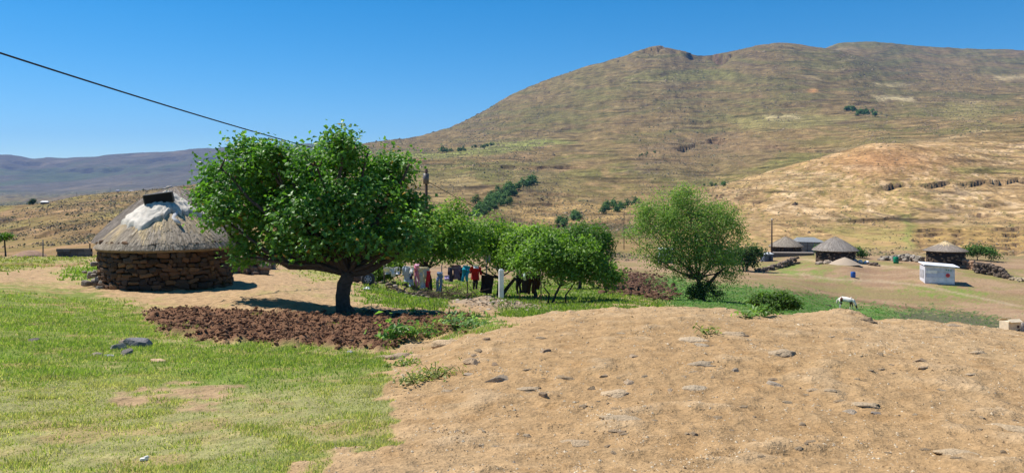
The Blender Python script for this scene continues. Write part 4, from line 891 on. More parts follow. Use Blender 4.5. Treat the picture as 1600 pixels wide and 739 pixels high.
# mesh shed
x, Y = X(1264, 145), 145.0; z = H(x, Y); k = Y / F; t = thing('mesh_shed', 'grey wire-mesh and tin shed between the two left village huts', 'shed', (x, Y, z)); h = Zp(377, Y) - z; W = 4.2
b = MB()
for sx in (-1, -.4, .2, .6, 1): b.tube([(sx * W / 2, -1.6, -.2), (sx * W / 2, -1.6, h)], .05, 5, (.15, .13, .12))
for zz in (.3, .6, 1.0): b.tube([(-W / 2, -1.6, h * zz), (W / 2, -1.6, h * zz)], .035, 5, (.15, .13, .12))
obj('frame', b.mesh('frame', M['wood']), t)
b = MB()
for q in np.linspace(-W / 2, W / 2, 46): b.box((q, -1.57, h / 2), (.045, .02, h), 0, (.33, .32, .30))
for q in np.linspace(0, h, 16): b.box((0, -1.585, q), (W, .02, .03), 0, (.33, .32, .30))
obj('mesh_wall', b.mesh('mesh_wall', M['metal']), t)['kind'] = 'stuff'
b = MB(); b.box((0, .2, h / 2), (W, 3.0, h), 0, (.10, .095, .09)); obj('inner_wall', b.mesh('inner_wall', M['metal']), t)
b = MB(); v = [(-W / 2 - .4, -1.8, h), (W / 2 + .3, -1.8, h - .1), (W / 2 + .3, 1.8, h - .1), (-W / 2 - .4, 1.8, h), (-W / 2 - .2, -.3, h + .75), (W / 2 - 1.3, -.3, h + .75)]
b.add(v, [np.array([[0, 1, 5, 4], [2, 3, 4, 5], [3, 2, 1, 0]]), np.array([[1, 2, 5], [3, 0, 4]])], (.27, .28, .28)); obj('roof', b.mesh('roof', M['metal']), t)
x, Y = X(1236, 134), 134.0; z = H(x, Y); t = thing('concrete_plinth', 'long low concrete plinth in front of the leftmost village hut', 'plinth', (x, Y, z), -.10)
b = MB(); b.box((0, 0, .22), (7.2, 1.6, .7), 0, (.14, .12, .10)); obj('body', b.mesh('body', M['stone']), t)
b = MB(); b.box((0, 0, .60), (7.3, 1.7, .10), 0, (.45, .38, .32)); obj('top_slab', b.mesh('top_slab', M['stone']), t)
def shed(label, px, Y, wpx, hpx, wall, roof, rz=.2, name='tin_shed'):
    x = X(px, Y); z = H(x, Y); k = Y / F; W, h = wpx * k, hpx * k; t = thing(name, label, 'shed', (x, Y, z), rz)
    b = MB(); b.box((0, 0, h * .5 - .1), (W, W * .8, h), 0, wall); obj('wall', b.mesh('wall', M['metal']), t)
    b = MB(); b.box((0, 0, h + .02), (W * 1.12, W * .95, .09), 0, roof, rx=.10); obj('roof', b.mesh('roof', M['metal']), t)
    b = MB(); b.box((W * .15, -W * .4 - .02, h * .36), (W * .28, .05, h * .74), 0, np.array(wall) * .4); obj('door', b.mesh('door', M['wood']), t)
shed('small tin shed with a pale roof and blue side, left of the village pole', 1198, 126, 15, 12, (.10, .12, .17), (.6, .62, .64))
shed('white-roofed house glimpsed through the branches of the willow', 1040, 125, 20, 22, (.30, .34, .38), (.8, .82, .84), 0, 'white_roofed_house')
shed('dark house partly hidden behind the right side of the willow', 1128, 122, 34, 20, (.12, .09, .08), (.17, .13, .12), .1, 'dark_house')
# white shack
x, Y = X(1464, 100), 100.0; z = H(x, Y); t = thing('white_shack', 'boxy white plastic-clad shack with a round red emblem', 'shack', (x, Y, z), R(-14))
W, D, hh = 3.35, 2.6, 2.05
b = MB(); b.box((0, 0, hh * .5 - .08), (W, D, hh + .15), 0, (.60, .60, .64)); obj('wall', b.mesh('wall', M['plastic']), t)
b = MB(); b.add([(-W / 2 - .15, -D / 2 - .3, hh + .26), (W / 2 + .5, -D / 2 - .3, hh - .02), (W / 2 + .5, D / 2 + .1, hh + .10), (-W / 2 - .15, D / 2 + .1, hh + .38)] + [(-W / 2 - .15, -D / 2 - .3, hh + .12), (W / 2 + .5, -D / 2 - .3, hh - .10), (W / 2 + .5, D / 2 + .1, hh), (-W / 2 - .15, D / 2 + .1, hh + .28)],
 [np.array([[0, 1, 2, 3], [7, 6, 5, 4], [4, 5, 1, 0], [5, 6, 2, 1], [6, 7, 3, 2], [7, 4, 0, 3]])], (.83, .83, .86)); obj('roof', b.mesh('roof', M['plastic']), t)
for nm, cx, cz, sx, sz, c in (('panel', -.95, 1.36, 1.3, .34, (.86, .85, .80)), ('panel', -.55, 1.40, .5, .3, (.80, .80, .74)), ('panel', -.35, .98, 2.3, .55, (.55, .60, .72)), ('panel', 0, .36, 3.15, .62, (.76, .79, .83)), ('panel', 1.25, 1.05, .6, .7, (.62, .65, .70)), ('panel', .4, 1.55, 2.2, .3, (.52, .58, .68))):
    b = MB(); b.box((cx, -D / 2 - .025 - .008 * abs(cx), cz), (sx, .03, sz), 0, c); obj(nm, b.mesh(nm, M['plastic']), t)
for qx, qz in ((.72, 1.76), (.95, 1.73), (1.22, 1.70)):
    b = MB(); b.box((qx, -D / 2 - .08, qz - .12), (.13, .02, .10), 0, (.05, .30, .12)); obj('green_mark', b.mesh('green_mark', M['plastic']), t)
b = MB(); b.lathe([(.001, 0), (.24, 0), (.24, .04), (.001, .04)], 20, (.72, .05, .06)); e = obj('red_emblem', b.mesh('red_emblem', M['plastic']), t, (.88, -D / 2 - .06, .98), (R(90), 0, 0))
b = MB(); b.lathe([(.001, 0), (.10, 0), (.10, .02), (.001, .02)], 14, (.30, .03, .05)); obj('emblem_centre', b.mesh('emblem_centre', M['plastic']), e, (0, 0, .045))
b = MB(); b.box((-W / 2 - .02, .1, 1.05), (.03, 1.8, 1.0), 0, (.36, .36, .38)); obj('side_panel', b.mesh('side_panel', M['plastic']), t)
def drum(label, px, Y, r, h, tint):
    x = X(px, Y); t = thing('plastic_drum', label, 'drum', (x, Y, H(x, Y) - .03))
    b = MB(); b.lathe([(.01, 0), (r * .9, .01), (r, .08), (r, h * .3), (r * 1.05, h * .33), (r, h * .36), (r, h * .62), (r * 1.05, h * .65), (r, h * .68), (r, h * .92), (r * .88, h)], 20, tint); obj('body', b.mesh('body', M['plastic'], True), t)
    b = MB(); b.lathe([(r * .88, h), (r * .8, h + .02), (.01, h + .02)], 20, np.array(tint) * .8); obj('lid', b.mesh('lid', M['plastic']), t)
drum('green plastic drum standing on the village grass', 1400, 117, .37, .98, (.0, .19, .09))
drum('blue plastic drum on the bare ground below the gravel heap', 1333, 103, .30, .74, (.02, .09, .34))
x, Y = X(1320, 112.6), 112.6
o = put_rock('gravel_heap', 'smooth conical heap of grey-tan gravel in front of the largest village hut', 'heap', (x, Y, H(x, Y) - .1), (1, 1, 1), 0, 0, meshes=[None] ) if False else None
b = MB(); rr = np.linspace(0, 1, 14); b.lathe([(2.1 * q + .01, 1.0 * (1 - q) ** 1.15 + .12 * math.sin(q * 3) - .1) for q in rr[::-1]], 36, (.38, .30, .22), wob=.10, seed=4)
o = obj('gravel_heap', b.mesh('gravel_heap', M['pebble'], True), None, (x, Y, H(x, Y))); tag(o, 'smooth conical heap of grey-tan gravel in front of the largest village hut', 'heap')
rubble('stone_wall', 'long dry-stone wall between the largest hut and the straw-capped hut', 'wall', [(X(1380, 122), 122), (X(1400, 121), 121), (X(1440, 118), 118)], .7, [.4, .9, .7], 170, .42, 5, GY)
rubble('stone_wall', 'dark square-ended dry-stone wall right of the straw-capped hut', 'wall', [(X(1524, 108), 108), (X(1545, 107), 107), (X(1567, 105), 105), (X(1576, 104), 104)], .55, [1.35, 1.4, 1.25, .4], 300, .36, 6, DKS)
rubble('stone_wall', 'reddish stone wall piece directly against the straw-capped hut', 'wall', [(X(1505, 112), 112), (X(1524, 110), 110)], .4, [1.1, 1.2], 80, .34, 7, [(.36, .22, .14), (.42, .28, .18)])
rubble('stone_heap', 'scattered pale stones at the far right end of the village wall', 'stone heap', [(X(1580, 104), 104), (X(1612, 102), 102)], 1.0, .25, 60, .36, 8, [(.42, .34, .22), (.36, .28, .18)])
rubble('stone_heap', 'low diagonal bank of dark stones running up to the village pole', 'stone heap', [(X(1187, 109), 109), (X(1215, 114), 114), (X(1243, 120), 120)], .5, [.25, .7, .9], 140, .38, 9, DKS)
rubble('stone_heap', 'few pale boulders along the foot of the largest village hut', 'stone heap', [(X(1276, 114.5), 114.5), (X(1300, 114.0), 114.0)], .5, .3, 26, .4, 10, [(.42, .34, .26), (.35, .27, .2)])
for k, (qx, s, lb) in enumerate(((1336, .5, 'grey sack leaning at the right side of the largest village hut'), (1345, .75, 'largest white sack in the pile right of the largest hut'), (1354, .6, 'white sack at the right end of the sack pile'))):
    x, Y = X(qx, 116), 116.0; put_rock('sack', lb, 'sack', (x, Y, H(x, Y) + .2), (s * 1.5, s, s * 1.3), k, k, None, (.72, .7, .7) if k else (.35, .34, .36))
rubble('stone_heap', 'brown stones at the right end of the white sacks', 'stone heap', [(X(1358, 115), 115), (X(1370, 114.5), 114.5)], .6, .3, 24, .4, 11, DKS)
# ---------------------------------------------------------------- orchard: washing, tyre, post, beds
x, Y = X(783, 34), 34.0; x0, z0 = x, H(x, Y); t = thing('white_post', 'upright white square post in front of the orchard trees', 'post', (x, Y, z0))
hp = Zp(422, Y) - z0; b = MB(); b.box((0, 0, hp / 2 - .1), (.19, .19, hp + .2), .2, (.78, .77, .75)); obj('shaft', b.mesh('shaft', M['plastic']), t)
b = MB(); b.box((0, 0, hp + .02), (.16, .16, .05), .2, (.7, .69, .67), .7); obj('cap', b.mesh('cap', M['plastic']), t)
def rod(name, label, px, Y, h, r=.03):
    return post(name, label, px, Y, h, r, (.14, .11, .09))
LP = [(600, 36.2), (648, 36.0), (690, 35.8), (730, 37.0), (760, 37.4), (812, 37), (845, 36.6)]
lab = ['thin fence stake at the left end of the washing line', 'thin stake between the grey-blue shirt and the pink cloth', 'stake beside the blue jeans on the line', 'stake beside the teal garment', 'stake by the black blanket', 'stake among the dark trousers', 'stake at the right end of the dark clothes']
ptsL = []
for (qx, yy), lb in zip(LP, lab):
    x = X(qx, yy); z = H(x, yy); top = Zp(418 if qx < 700 else 416 if qx < 770 else 424, yy); rod('line_stake', lb, qx, yy, top - z + .1); ptsL.append((x, yy, top))
b = MB(); P = np.array(ptsL); q = np.concatenate([P[i] + (P[i + 1] - P[i]) * np.linspace(0, 1, 8, endpoint=False)[:, None] - np.array([0, 0, .05]) * np.sin(np.linspace(0, math.pi, 8, endpoint=False))[:, None] for i in range(len(P) - 1)] + [P[-1:]])
b.tube(q - q[0], .008, 5, (.2, .2, .2)); o = obj('washing_line', b.mesh('washing_line', M['metal'], True), None, tuple(q[0])); tag(o, 'wire washing line strung between stakes under the fruit trees', 'line')
def flat_tube(b, x0, x1, z0, z1, w0, w1, tint, ph, th=.05, n=12, sw=.045):
    t = np.linspace(0, 1, n); pts = np.stack([x0 + (x1 - x0) * t, sw * np.sin(t * 6 + ph), z0 + (z1 - z0) * t], -1); w = w0 + (w1 - w0) * t + .015 * np.sin(t * 9 + ph)
    an = np.linspace(0, 2 * math.pi, 14, endpoint=False); rip = 1 + .6 * np.sin(an * 5 + ph)
    v = np.stack([pts[:, 0][:, None] + (w / 2)[:, None] * np.cos(an), pts[:, 1][:, None] + th * np.sin(an) * rip, pts[:, 2][:, None] + 0 * an], -1).reshape(-1, 3)
    i = np.arange(n - 1)[:, None] * 14; j = np.arange(14)[None, :]; k = (j + 1) % 14
    b.add(v, [np.stack([i + j, i + k, i + 14 + k, i + 14 + j], -1).reshape(-1, 4), np.arange(14)[None, :], (np.arange(14) + (n - 1) * 14)[None, ::-1]], tint)
def garment(name, label, kind, px, top, bot, wpx, Y, tint):
    k = Y / F; x = X(px, Y); z = Zp(top, Y); h = (bot - top) * k; w = wpx * k; b = MB(); c = np.array(tint); ph = px * .37
    if kind == 'trousers':
        flat_tube(b, 0, 0, 0, -h * .3, w, w * 1.02, c, ph); flat_tube(b, -w * .25, -w * .30, -h * .27, -h, w * .52, w * .36, c, ph); flat_tube(b, w * .25, w * .24, -h * .27, -h * .96, w * .52, w * .36, c, ph + 2)
    elif kind == 'shirt':
        flat_tube(b, 0, .01, 0, -h, w * .72, w * .80, c, ph, .05); flat_tube(b, -w * .36, -w * .56, -.02, -h * .55, w * .3, w * .2, c, ph); flat_tube(b, w * .36, w * .54, -.02, -h * .6, w * .3, w * .2, c, ph + 1)
    elif kind == 'dress':
        flat_tube(b, 0, 0, 0, -h * .4, w * .55, w * .5, c, ph, .05); flat_tube(b, 0, .02, -h * .38, -h, w * .5, w, c, ph, .07); flat_tube(b, -w * .3, -w * .5, -.02, -h * .3, w * .22, w * .16, c, ph)
    else:
        flat_tube(b, 0, .01, .02, -h, w, w * .92, c, ph, .03)
    o = obj(name, b.mesh(name, M['cloth'], True), None, (x, Y - .03, z), (0, R(7 * math.sin(px * 1.7)), R(24 * math.sin(px * 2.3)))); tag(o, label, 'clothing')
garment('hanging_rag', 'crumpled off-white rag at the far left end of the washing', 'towel', 605, 418, 428, 11, 36.0, (.72, .68, .58))
garment('hanging_cloth', 'small white cloth left of the grey-blue shirt', 'towel', 622, 418, 428, 8, 35.9, (.75, .74, .78))
garment('hanging_shirt', 'pale grey-blue shirt on the washing line', 'shirt', 636, 416, 440, 13, 35.8, (.52, .57, .63))
garment('hanging_cloth', 'bright pink cloth hanging long beside the cream garment', 'trousers', 650, 414, 448, 7, 35.7, (.78, .30, .42))
garment('hanging_dress', 'cream white garment hanging between the pink and the beige things', 'dress', 657, 418, 450, 11, 35.7, (.78, .74, .66))
garment('hanging_bag', 'beige cloth bag next to the red cloth', 'towel', 664.5, 419, 436, 10, 35.6, (.60, .50, .36))
garment('hanging_cloth', 'bright red cloth hanging beside the tree trunk', 'towel', 670, 424, 449, 6.5, 35.6, (.62, .03, .04))
garment('hanging_jeans', 'faded blue jeans hanging right of the tree trunk', 'trousers', 688, 425, 456, 10, 35.5, (.22, .32, .48))
garment('hanging_cloth', 'small lilac cloth deeper under the tree, right of the jeans', 'towel', 698, 431, 438, 8, 36.6, (.55, .42, .66))
garment('hanging_shirt', 'dim mauve shirt in the shade between the jeans and the teal garment', 'shirt', 712, 414, 436, 15, 37, (.22, .14, .17))
garment('hanging_trousers', 'teal blue garment hanging under the middle fruit tree', 'trousers', 729, 415, 440, 12, 36.6, (.03, .30, .38))
garment('hanging_jacket', 'dark red jacket hanging beside the teal garment', 'shirt', 744, 416, 437, 17, 36.8, (.42, .025, .02))
garment('hanging_cloth', 'white cap-like cloth thrown over the top of the red jacket', 'towel', 744, 413, 419, 9, 36.7, (.8, .78, .74))
garment('hanging_trousers', 'dark trousers below the red jacket', 'trousers', 743, 436, 452, 8, 37.1, (.05, .045, .05))
garment('hanging_blanket', 'wide black blanket slung low left of the white post', 'towel', 762, 431, 458, 20, 37.2, (.025, .022, .024))
garment('hanging_trousers', 'black trousers hanging right of the white post', 'trousers', 809, 430, 459, 9, 36.8, (.03, .03, .034))
garment('hanging_shirt', 'black jacket hanging in the crooked tree', 'shirt', 822, 428, 458, 15, 36.6, (.03, .028, .03))
garment('hanging_cloth', 'small pale green cloth over the black jacket', 'towel', 819, 427, 438, 5, 36.4, (.5, .62, .55))
garment('hanging_trousers', 'dark brown trousers at the right end of the dark clothes', 'trousers', 832, 428, 460, 11, 36.5, (.05, .03, .025))
garment('hanging_shirt', 'dark grey shirt tucked under the pale grey-blue one', 'shirt', 639, 422, 437, 12, 35.95, (.10, .11, .13))
garment('hanging_cloth', 'pink bonnet-like cloth bunched on the line above the cream garment', 'towel', 652, 413, 420, 8, 35.6, (.80, .42, .55))
garment('hanging_shirt', 'cream shirt with spread sleeves across the top of the line', 'shirt', 660, 417, 428, 18, 35.85, (.72, .66, .48))
garment('hanging_trousers', 'pale blue trousers low beneath the grey-blue shirt', 'trousers', 642, 436, 447, 8, 35.7, (.50, .58, .68))
garment('hanging_cloth', 'second dark cloth bunched between the jeans and the mauve shirt', 'towel', 704, 418, 440, 9, 36.9, (.06, .05, .07))
garment('hanging_shirt', 'near-black shirt behind the teal garment', 'shirt', 722, 418, 438, 14, 37.3, (.045, .04, .05))
garment('hanging_blanket', 'dark cloth bundled at the trunk right of the black jacket', 'towel', 840, 430, 452, 12, 36.9, (.05, .035, .03))
garment('hanging_towel', 'white towel hanging behind the cream garment', 'towel', 655, 419, 441, 9, 36.0, (.80, .78, .74))
garment('hanging_cloth', 'white cloth bunched between the grey-blue shirt and the pink cloth', 'towel', 644, 416, 427, 6, 35.5, (.82, .80, .78))
garment('hanging_shirt', 'small white shirt at the left, next to the crumpled rag', 'shirt', 613, 418, 432, 8, 36.0, (.78, .77, .74))
garment('hanging_cloth', 'left of two long beige cloths dangling inside the middle fruit tree', 'towel', 759.5, 400, 410, 3, 38.8, (.6, .5, .36))
garment('hanging_cloth', 'right of two long beige cloths dangling inside the middle fruit tree', 'towel', 764, 399, 410, 3.4, 38.8, (.64, .53, .38))
# tyre
x, Y = X(575, 34), 34.0; z = H(x, Y); t = thing('old_tyre', 'old scalloped tyre standing on edge behind the big tree trunk', 'tyre', (x, Y, z + .27), 0); t.rotation_euler = (R(80), 0, R(10))
b = MB(); an = np.linspace(0, 2 * math.pi, 41)
b.lathe([(.17, -.07), (.24, -.10), (.28, -.07), (.295, 0), (.28, .07), (.24, .10), (.17, .07), (.16, 0), (.17, -.07)], 36, (.05, .05, .052)); obj('tread', b.mesh('tread', M['rubber'], True), t)
b = MB(); b.lathe([(.001, .03), (.16, .03), (.17, .05), (.15, .07), (.001, .06)], 24, (.34, .34, .36)); rm = obj('rim', b.mesh('rim', M['metal'], True), t)
for k in range(6):
    b = MB(); b.box((0, 0, 0), (.055, .05, .03), 0, (.02, .02, .02)); obj('rim_hole', b.mesh('rim_hole', M['rubber']), rm, (.11 * math.cos(k * math.pi / 3), .11 * math.sin(k * math.pi / 3), .062), (0, 0, k * math.pi / 3))
put_rock('boulder', 'rounded dark boulder left of the old tyre', 'rock', (X(556, 34.6), 34.6, H(X(556, 34.6), 34.6) + .1), (.75, .6, .7), 3, .3, tint=(.10, .08, .07))
rubble('bed_edging', 'ring of small stones edging the grassy bed under the washing', 'stone heap', [(X(590, 36.5), 36.5), (X(612, 34.6), 34.6), (X(650, 33.6), 33.6), (X(690, 33.8), 33.8)], .9, [.05, .2, .25, .1], 60, .13, 14, [(.2, .15, .11), (.12, .09, .07), (.32, .26, .2)])
b = MB(); g = np.random.default_rng(8)
for k in range(150):
    a = np.array([g.normal() * .9, g.normal() * .4, g.uniform(0, .25)]); d = np.array([g.normal(), g.normal() * .5, abs(g.normal()) * .35]); d /= np.linalg.norm(d)
    b.tube([a, a + d * g.uniform(.25, .7) * .5, a + d * g.uniform(.5, .9) + np.array([0, 0, -.05])], [.014, .011, .006], 4, np.array((.09, .065, .045)) * g.uniform(.6, 1.8))
x, Y = X(672, 34.6), 34.6; o = obj('brushwood', b.mesh('brushwood', M['wood']), None, (x, Y, H(x, Y))); tag(o, 'heap of dry dark brushwood at the foot of the tree below the red cloth', 'brushwood', None, 'stuff')
b = MB(); mx, my, rx, ry, _ = MOUNDS[0]; g = np.random.default_rng(9); n = 420
Pm = np.stack([mx + g.normal(size=n) * rx * .55 + .35, my - .5 + g.normal(size=n) * ry * .55], -1); zz = surface(Pm[:, 0], Pm[:, 1])
for k in range(n):
    s = g.uniform(.02, .07); co, fs = SCO[k % len(SCO)]; Mx = np.array(Matrix.Rotation(g.uniform(0, 6), 3, 'Z') @ Matrix.Rotation(g.uniform(-.6, .6), 3, 'X'))
    b.add((co * np.array([s * g.uniform(1, 2.4), s, s * .5])) @ Mx.T + np.array([Pm[k, 0], Pm[k, 1], zz[k] + s * .15]), fs, np.array(((.50, .40, .29), (.36, .26, .17), (.28, .19, .12), (.58, .52, .44))[g.integers(4)]) * g.uniform(.6, 1.1))
o = obj('rubble', b.mesh('rubble', M['rock'])); tag(o, 'pale broken rubble and chips strewn over the spoil heap', 'rubble', None, 'stuff')
# ---------------------------------------------------------------- horse
def horse():
    x, Y = X(1322, 80.5), 80.5; z = H(x, Y); t = thing('horse', 'white and brown pinto horse grazing with its head down beyond the dirt crest', 'horse', (x, Y, z - .01), R(-38)); t.scale = (.95, .95, .97)
    vs, es, rs = [], [], []
    def ch(pts, start=None):
        prev = start
        for p in pts:
            vs.append(p[:3]); rs.append(p[3:5] if len(p) > 4 else (p[3], p[3])); i = len(vs) - 1
            if prev is not None: es.append((prev, i))
            prev = i
        return prev
    ch([(-.10, 0, 1.02, .27, .30)]); root = 0
    r1 = ch([(-.42, 0, 1.07, .25, .29), (-.62, 0, 1.05, .20, .24), (-.76, 0, 1.0, .10, .12)], root); rump = 1; hip = 2
    c1 = ch([(.22, 0, 1.02, .27, .30), (.48, 0, 1.04, .22, .28)], root); chest = c1
    nk = ch([(.70, 0, .98, .14, .20), (.86, 0, .78, .10, .15), (.96, 0, .58, .085, .12)], chest)
    hd = ch([(1.02, 0, .46, .085, .11), (1.06, 0, .30, .07, .085), (1.09, 0, .15, .05, .06), (1.10, 0, .07, .045, .05)], nk)
    for s in (-1, 1):
        f = -.06 if s < 0 else .10
        ch([(.50 + f * .3, s * .13, .80, .10, .12), (.52 + f, s * .14, .46, .055, .06), (.51 + f * 1.2, s * .14, .24, .04, .04), (.52 + f * 1.4, s * .14, .09, .042, .042), (.55 + f * 1.4, s * .14, .02, .055, .05)], chest)
        f = .10 if s < 0 else -.08
        ch([(-.56 + f * .3, s * .13, .82, .13, .16), (-.50 + f, s * .14, .60, .085, .10), (-.66 + f, s * .14, .43, .055, .06), (-.64 + f, s * .14, .22, .04, .04), (-.63 + f, s * .14, .09, .042, .042), (-.59 + f, s * .14, .02, .055, .05)], hip)
    me = bpy.data.meshes.new('horse_body'); me.from_pydata(vs, es, []); o = bpy.data.objects.new('body', me); col.objects.link(o)
    m = o.modifiers.new('skin', 'SKIN'); m.use_smooth_shade = True
    for i, sv in enumerate(me.skin_vertices[0].data): sv.radius = rs[i]; sv.use_root = (i == 0)
    o.modifiers.new('sub', 'SUBSURF').levels = 2; o.modifiers['sub'].render_levels = 2
    dg = bpy.context.evaluated_depsgraph_get(); ev = bpy.data.meshes.new_from_object(o.evaluated_get(dg)); bpy.data.objects.remove(o)
    co = np.array([v.co[:] for v in ev.vertices]); c = np.tile(np.array([.80, .74, .67, 1.0]), (len(co), 1)); n = fbm(co[:, 0] * 4, co[:, 2] * 4, 2, 5) * .12
    brown = np.array([.13, .055, .03, 1]); 
    def patch(m, k=brown): c[m] = k
    patch(((co[:, 0] + .40) / .17) ** 2 + ((co[:, 2] - 1.02) / .26) ** 2 + n < 1); patch((co[:, 2] < .72) & (co[:, 0] > -.62) & (co[:, 0] < -.3) & (co[:, 2] > .5))
    patch((co[:, 0] > .35) & (co[:, 0] < .66) & (co[:, 2] < .86 + n) & (co[:, 2] > .35)); patch((co[:, 0] > .94) & (co[:, 2] < .52 + n) & (co[:, 2] > .22), np.array([.16, .07, .035, 1]))
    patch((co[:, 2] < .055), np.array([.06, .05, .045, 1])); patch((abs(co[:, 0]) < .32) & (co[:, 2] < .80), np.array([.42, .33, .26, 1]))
    at = ev.attributes.new('tint', 'FLOAT_COLOR', 'POINT'); at.data.foreach_set('color', c.astype(np.float32).ravel()); ev.materials.clear(); ev.materials.append(M['hair'])
    for p in ev.polygons: p.use_smooth = True
    obj('body', ev, t)
    b = MB(); b.tube([(-.80, 0, 1.03), (-.90, 0, .92), (-.93, 0, .70), (-.90, .02, .40)], [.05, .07, .075, .02], 8, (.70, .62, .54)); obj('tail', b.mesh('tail', M['hair'], True), t)
    b = MB()
    for k in range(9): q = k / 8; b.tube([(.50 + .44 * q, 0, 1.30 - .58 * q), (.52 + .46 * q, -.09, 1.20 - .58 * q), (.54 + .44 * q, -.12, 1.06 - .56 * q)], [.05, .045, .015], 5, (.78, .70, .60))
    obj('mane', b.mesh('mane', M['hair'], True), t)
    for s in (-1, 1):
        b = MB(); b.tube([(.94, s * .06, .58), (.955, s * .09, .66), (.965, s * .09, .71)], [.03, .03, .006], 6, (.2, .1, .05)); obj('ear', b.mesh('ear', M['hair'], True), t)
        b = MB(); b.tube([(1.06, s * .075, .40), (1.065, s * .085, .40)], [.02, .018], 8, (.01, .01, .01)); obj('eye', b.mesh('eye', M['plastic'], True), t)
horse()
x, Y = X(1300, 80), 80.0; put_rock('boulder', 'flat dark boulder on the field edge behind the horse', 'rock', (x - .5, Y, H(x, Y) + .12), (1.1, .6, .5), 2, 0, tint=(.08, .06, .05))
# ---------------------------------------------------------------- carton and boulder at the right edge of the crest
x, Y = X(1583, 15.6), 15.6; zc = Zp(518, 15.6)
t = thing('carton', 'torn cream carton with dark print behind the right end of the crest', 'carton', (x - .06, Y, zc - .05), .25)
b = MB(); b.box((0, 0, .10), (.30, .22, .32), 0, (.70, .58, .42), .97); obj('box', b.mesh('box', M['cloth']), t)
for q, rx_ in ((-.11, .5), (.11, -.6)):
    b = MB(); b.box((0, 0, 0), (.28, .10, .008), 0, (.66, .55, .40)); obj('flap', b.mesh('flap', M['cloth']), t, (0, q * 1.1, .28), (rx_, 0, 0))
for k, (qx, qz, sx, sz) in enumerate(((.08, .16, .05, .05), (.085, .09, .04, .03), (.07, .02, .05, .025), (.12, .05, .012, .14))):
    b = MB(); b.box((qx, -.1125, qz), (sx, .004, sz), 0, (.10, .06, .05)); obj('print', b.mesh('print', M['cloth']), t)
put_rock('boulder', 'rounded grey boulder beside the torn carton', 'rock', (x + .17, Y + .12, zc + .03), (.34, .3, .46), 2, .5, tint=(.40, .34, .28))
# ---------------------------------------------------------------- foreground stones
FR = [rock_mesh(400 + i, 'rock', (.40, .29, .18), 3, .48, .5) for i in range(7)]
FA = [rock_mesh(420 + i, 'rock', (.30, .22, .16), 3, .4, .6, True) for i in range(6)]
def stone(px, py, wpx, hgt, kind, label, group=None, tint=(.43, .31, .185), k=None, deep=.8, sink=.22):
    x, Y, z = ground_at(px, py); w_ = wpx * Y / F; k = int(px) if k is None else k
    return put_rock('rock', label, 'rock', (x, Y, z - w_ * hgt * sink * (1.6 if kind == 'r' else 1)), (w_ * 1.28, w_ * deep * 1.1, w_ * hgt * 3.0), k, (px * .7) % 3.1 if kind == 'a' else (px * .13) % .5 - .25, group, (np.array(tint) * (.5 if px > 560 else .95) + np.array((.36, .25, .14)) * (.5 if px > 560 else 0)) * (0.9 + .2 * ((px * 7) % 10) / 10), FA if kind == 'a' else FR)
GR = (.36, .31, .25); DR = (.24, .16, .11); PL = (.52, .41, .28)
stone(217, 541, 41, .42, 'a', 'large flat-topped grey stone on the grass by the dug bed', tint=(.20, .19, .19), sink=-.05, k=3)
stone(184, 545, 26, .5, 'a', 'mottled grey stone left of the flat-topped one', tint=(.26, .25, .21), k=1, sink=.0)
stone(197, 554, 26, .4, 'a', 'dark tilted stone in front of the flat-topped one', tint=(.17, .15, .13), k=2, sink=.05)
stone(192, 536, 12, .5, 'r', 'small brownish stone wedged behind the mottled grey one', tint=(.36, .28, .22), k=4, sink=0)
stone(172, 556, 18, .35, 'a', 'pale grey chip below the mottled stone', tint=(.42, .41, .42), k=5)
stone(153, 556, 26, .3, 'a', 'flat brown-grey stone at the left of the stone cluster', tint=(.33, .27, .22), k=0)
stone(138, 556, 9, .4, 'r', 'smallest pinkish stone at the left tip of the stone cluster', tint=(.45, .33, .26), k=1)
stone(247, 566, 19, .45, 'r', 'tan rounded stone alone on the bright grass', tint=(.58, .40, .24), k=6, sink=.02)
stone(52, 534, 26, .3, 'a', 'low dark stone at the left on the grass', tint=(.19, .16, .14), k=4)
stone(548, 551, 18, .35, 'a', 'small grey stone on the grass under the dug bed', tint=(.30, .29, .30), k=1)
stone(625, 557, 34, .35, 'r', 'flat grey boulder at the corner between grass and dirt', tint=(.40, .31, .23), k=2)
stone(598, 558, 24, .3, 'r', 'pale stone half in the grass left of the corner boulder', tint=(.44, .35, .26), k=3)
stone(701, 535, 34, .35, 'r', 'smooth tan boulder near the top left of the dirt slope', tint=(.45, .33, .21), k=5)
stone(758, 531, 14, .4, 'a', 'small dark stone at the top of the dirt slope by the spoil heap', tint=DR, k=2)
stone(738, 568, 30, .35, 'a', 'brown stone with a dark right end on the dirt slope', tint=(.38, .27, .18), k=0)
stone(773, 571, 20, .35, 'a', 'wedge-shaped stone right of the brown dark-ended one', tint=(.33, .23, .16), k=3)
stone(780, 594, 50, .2, 'a', 'long flat grey slab lying on the dirt', tint=(.38, .32, .25), k=4, deep=.5)
stone(735, 586, 24, .22, 'a', 'grey flat stone left of the long slab', tint=(.40, .34, .28), k=5)
stone(850, 619, 15, .65, 'a', 'upright little square-sided stone on the dirt', tint=(.34, .25, .18), k=1, sink=-.05)
stone(826, 607, 30, .22, 'r', 'flat pale stone left of the upright square one', tint=PL, k=1)
stone(885, 592, 26, .3, 'a', 'stone with white chips beside it', tint=(.44, .32, .20), k=2)
stone(851, 549, 20, .4, 'a', 'dark-sided stone on the upper slope left of centre', tint=(.30, .21, .15), k=3)
stone(989, 558, 20, .45, 'a', 'pointed pale stone on the upper middle slope', tint=(.46, .35, .25), k=5)
stone(964, 617, 42, .28, 'r', 'broad brown-grey stone set in the middle of the slope', tint=(.40, .31, .21), k=4)
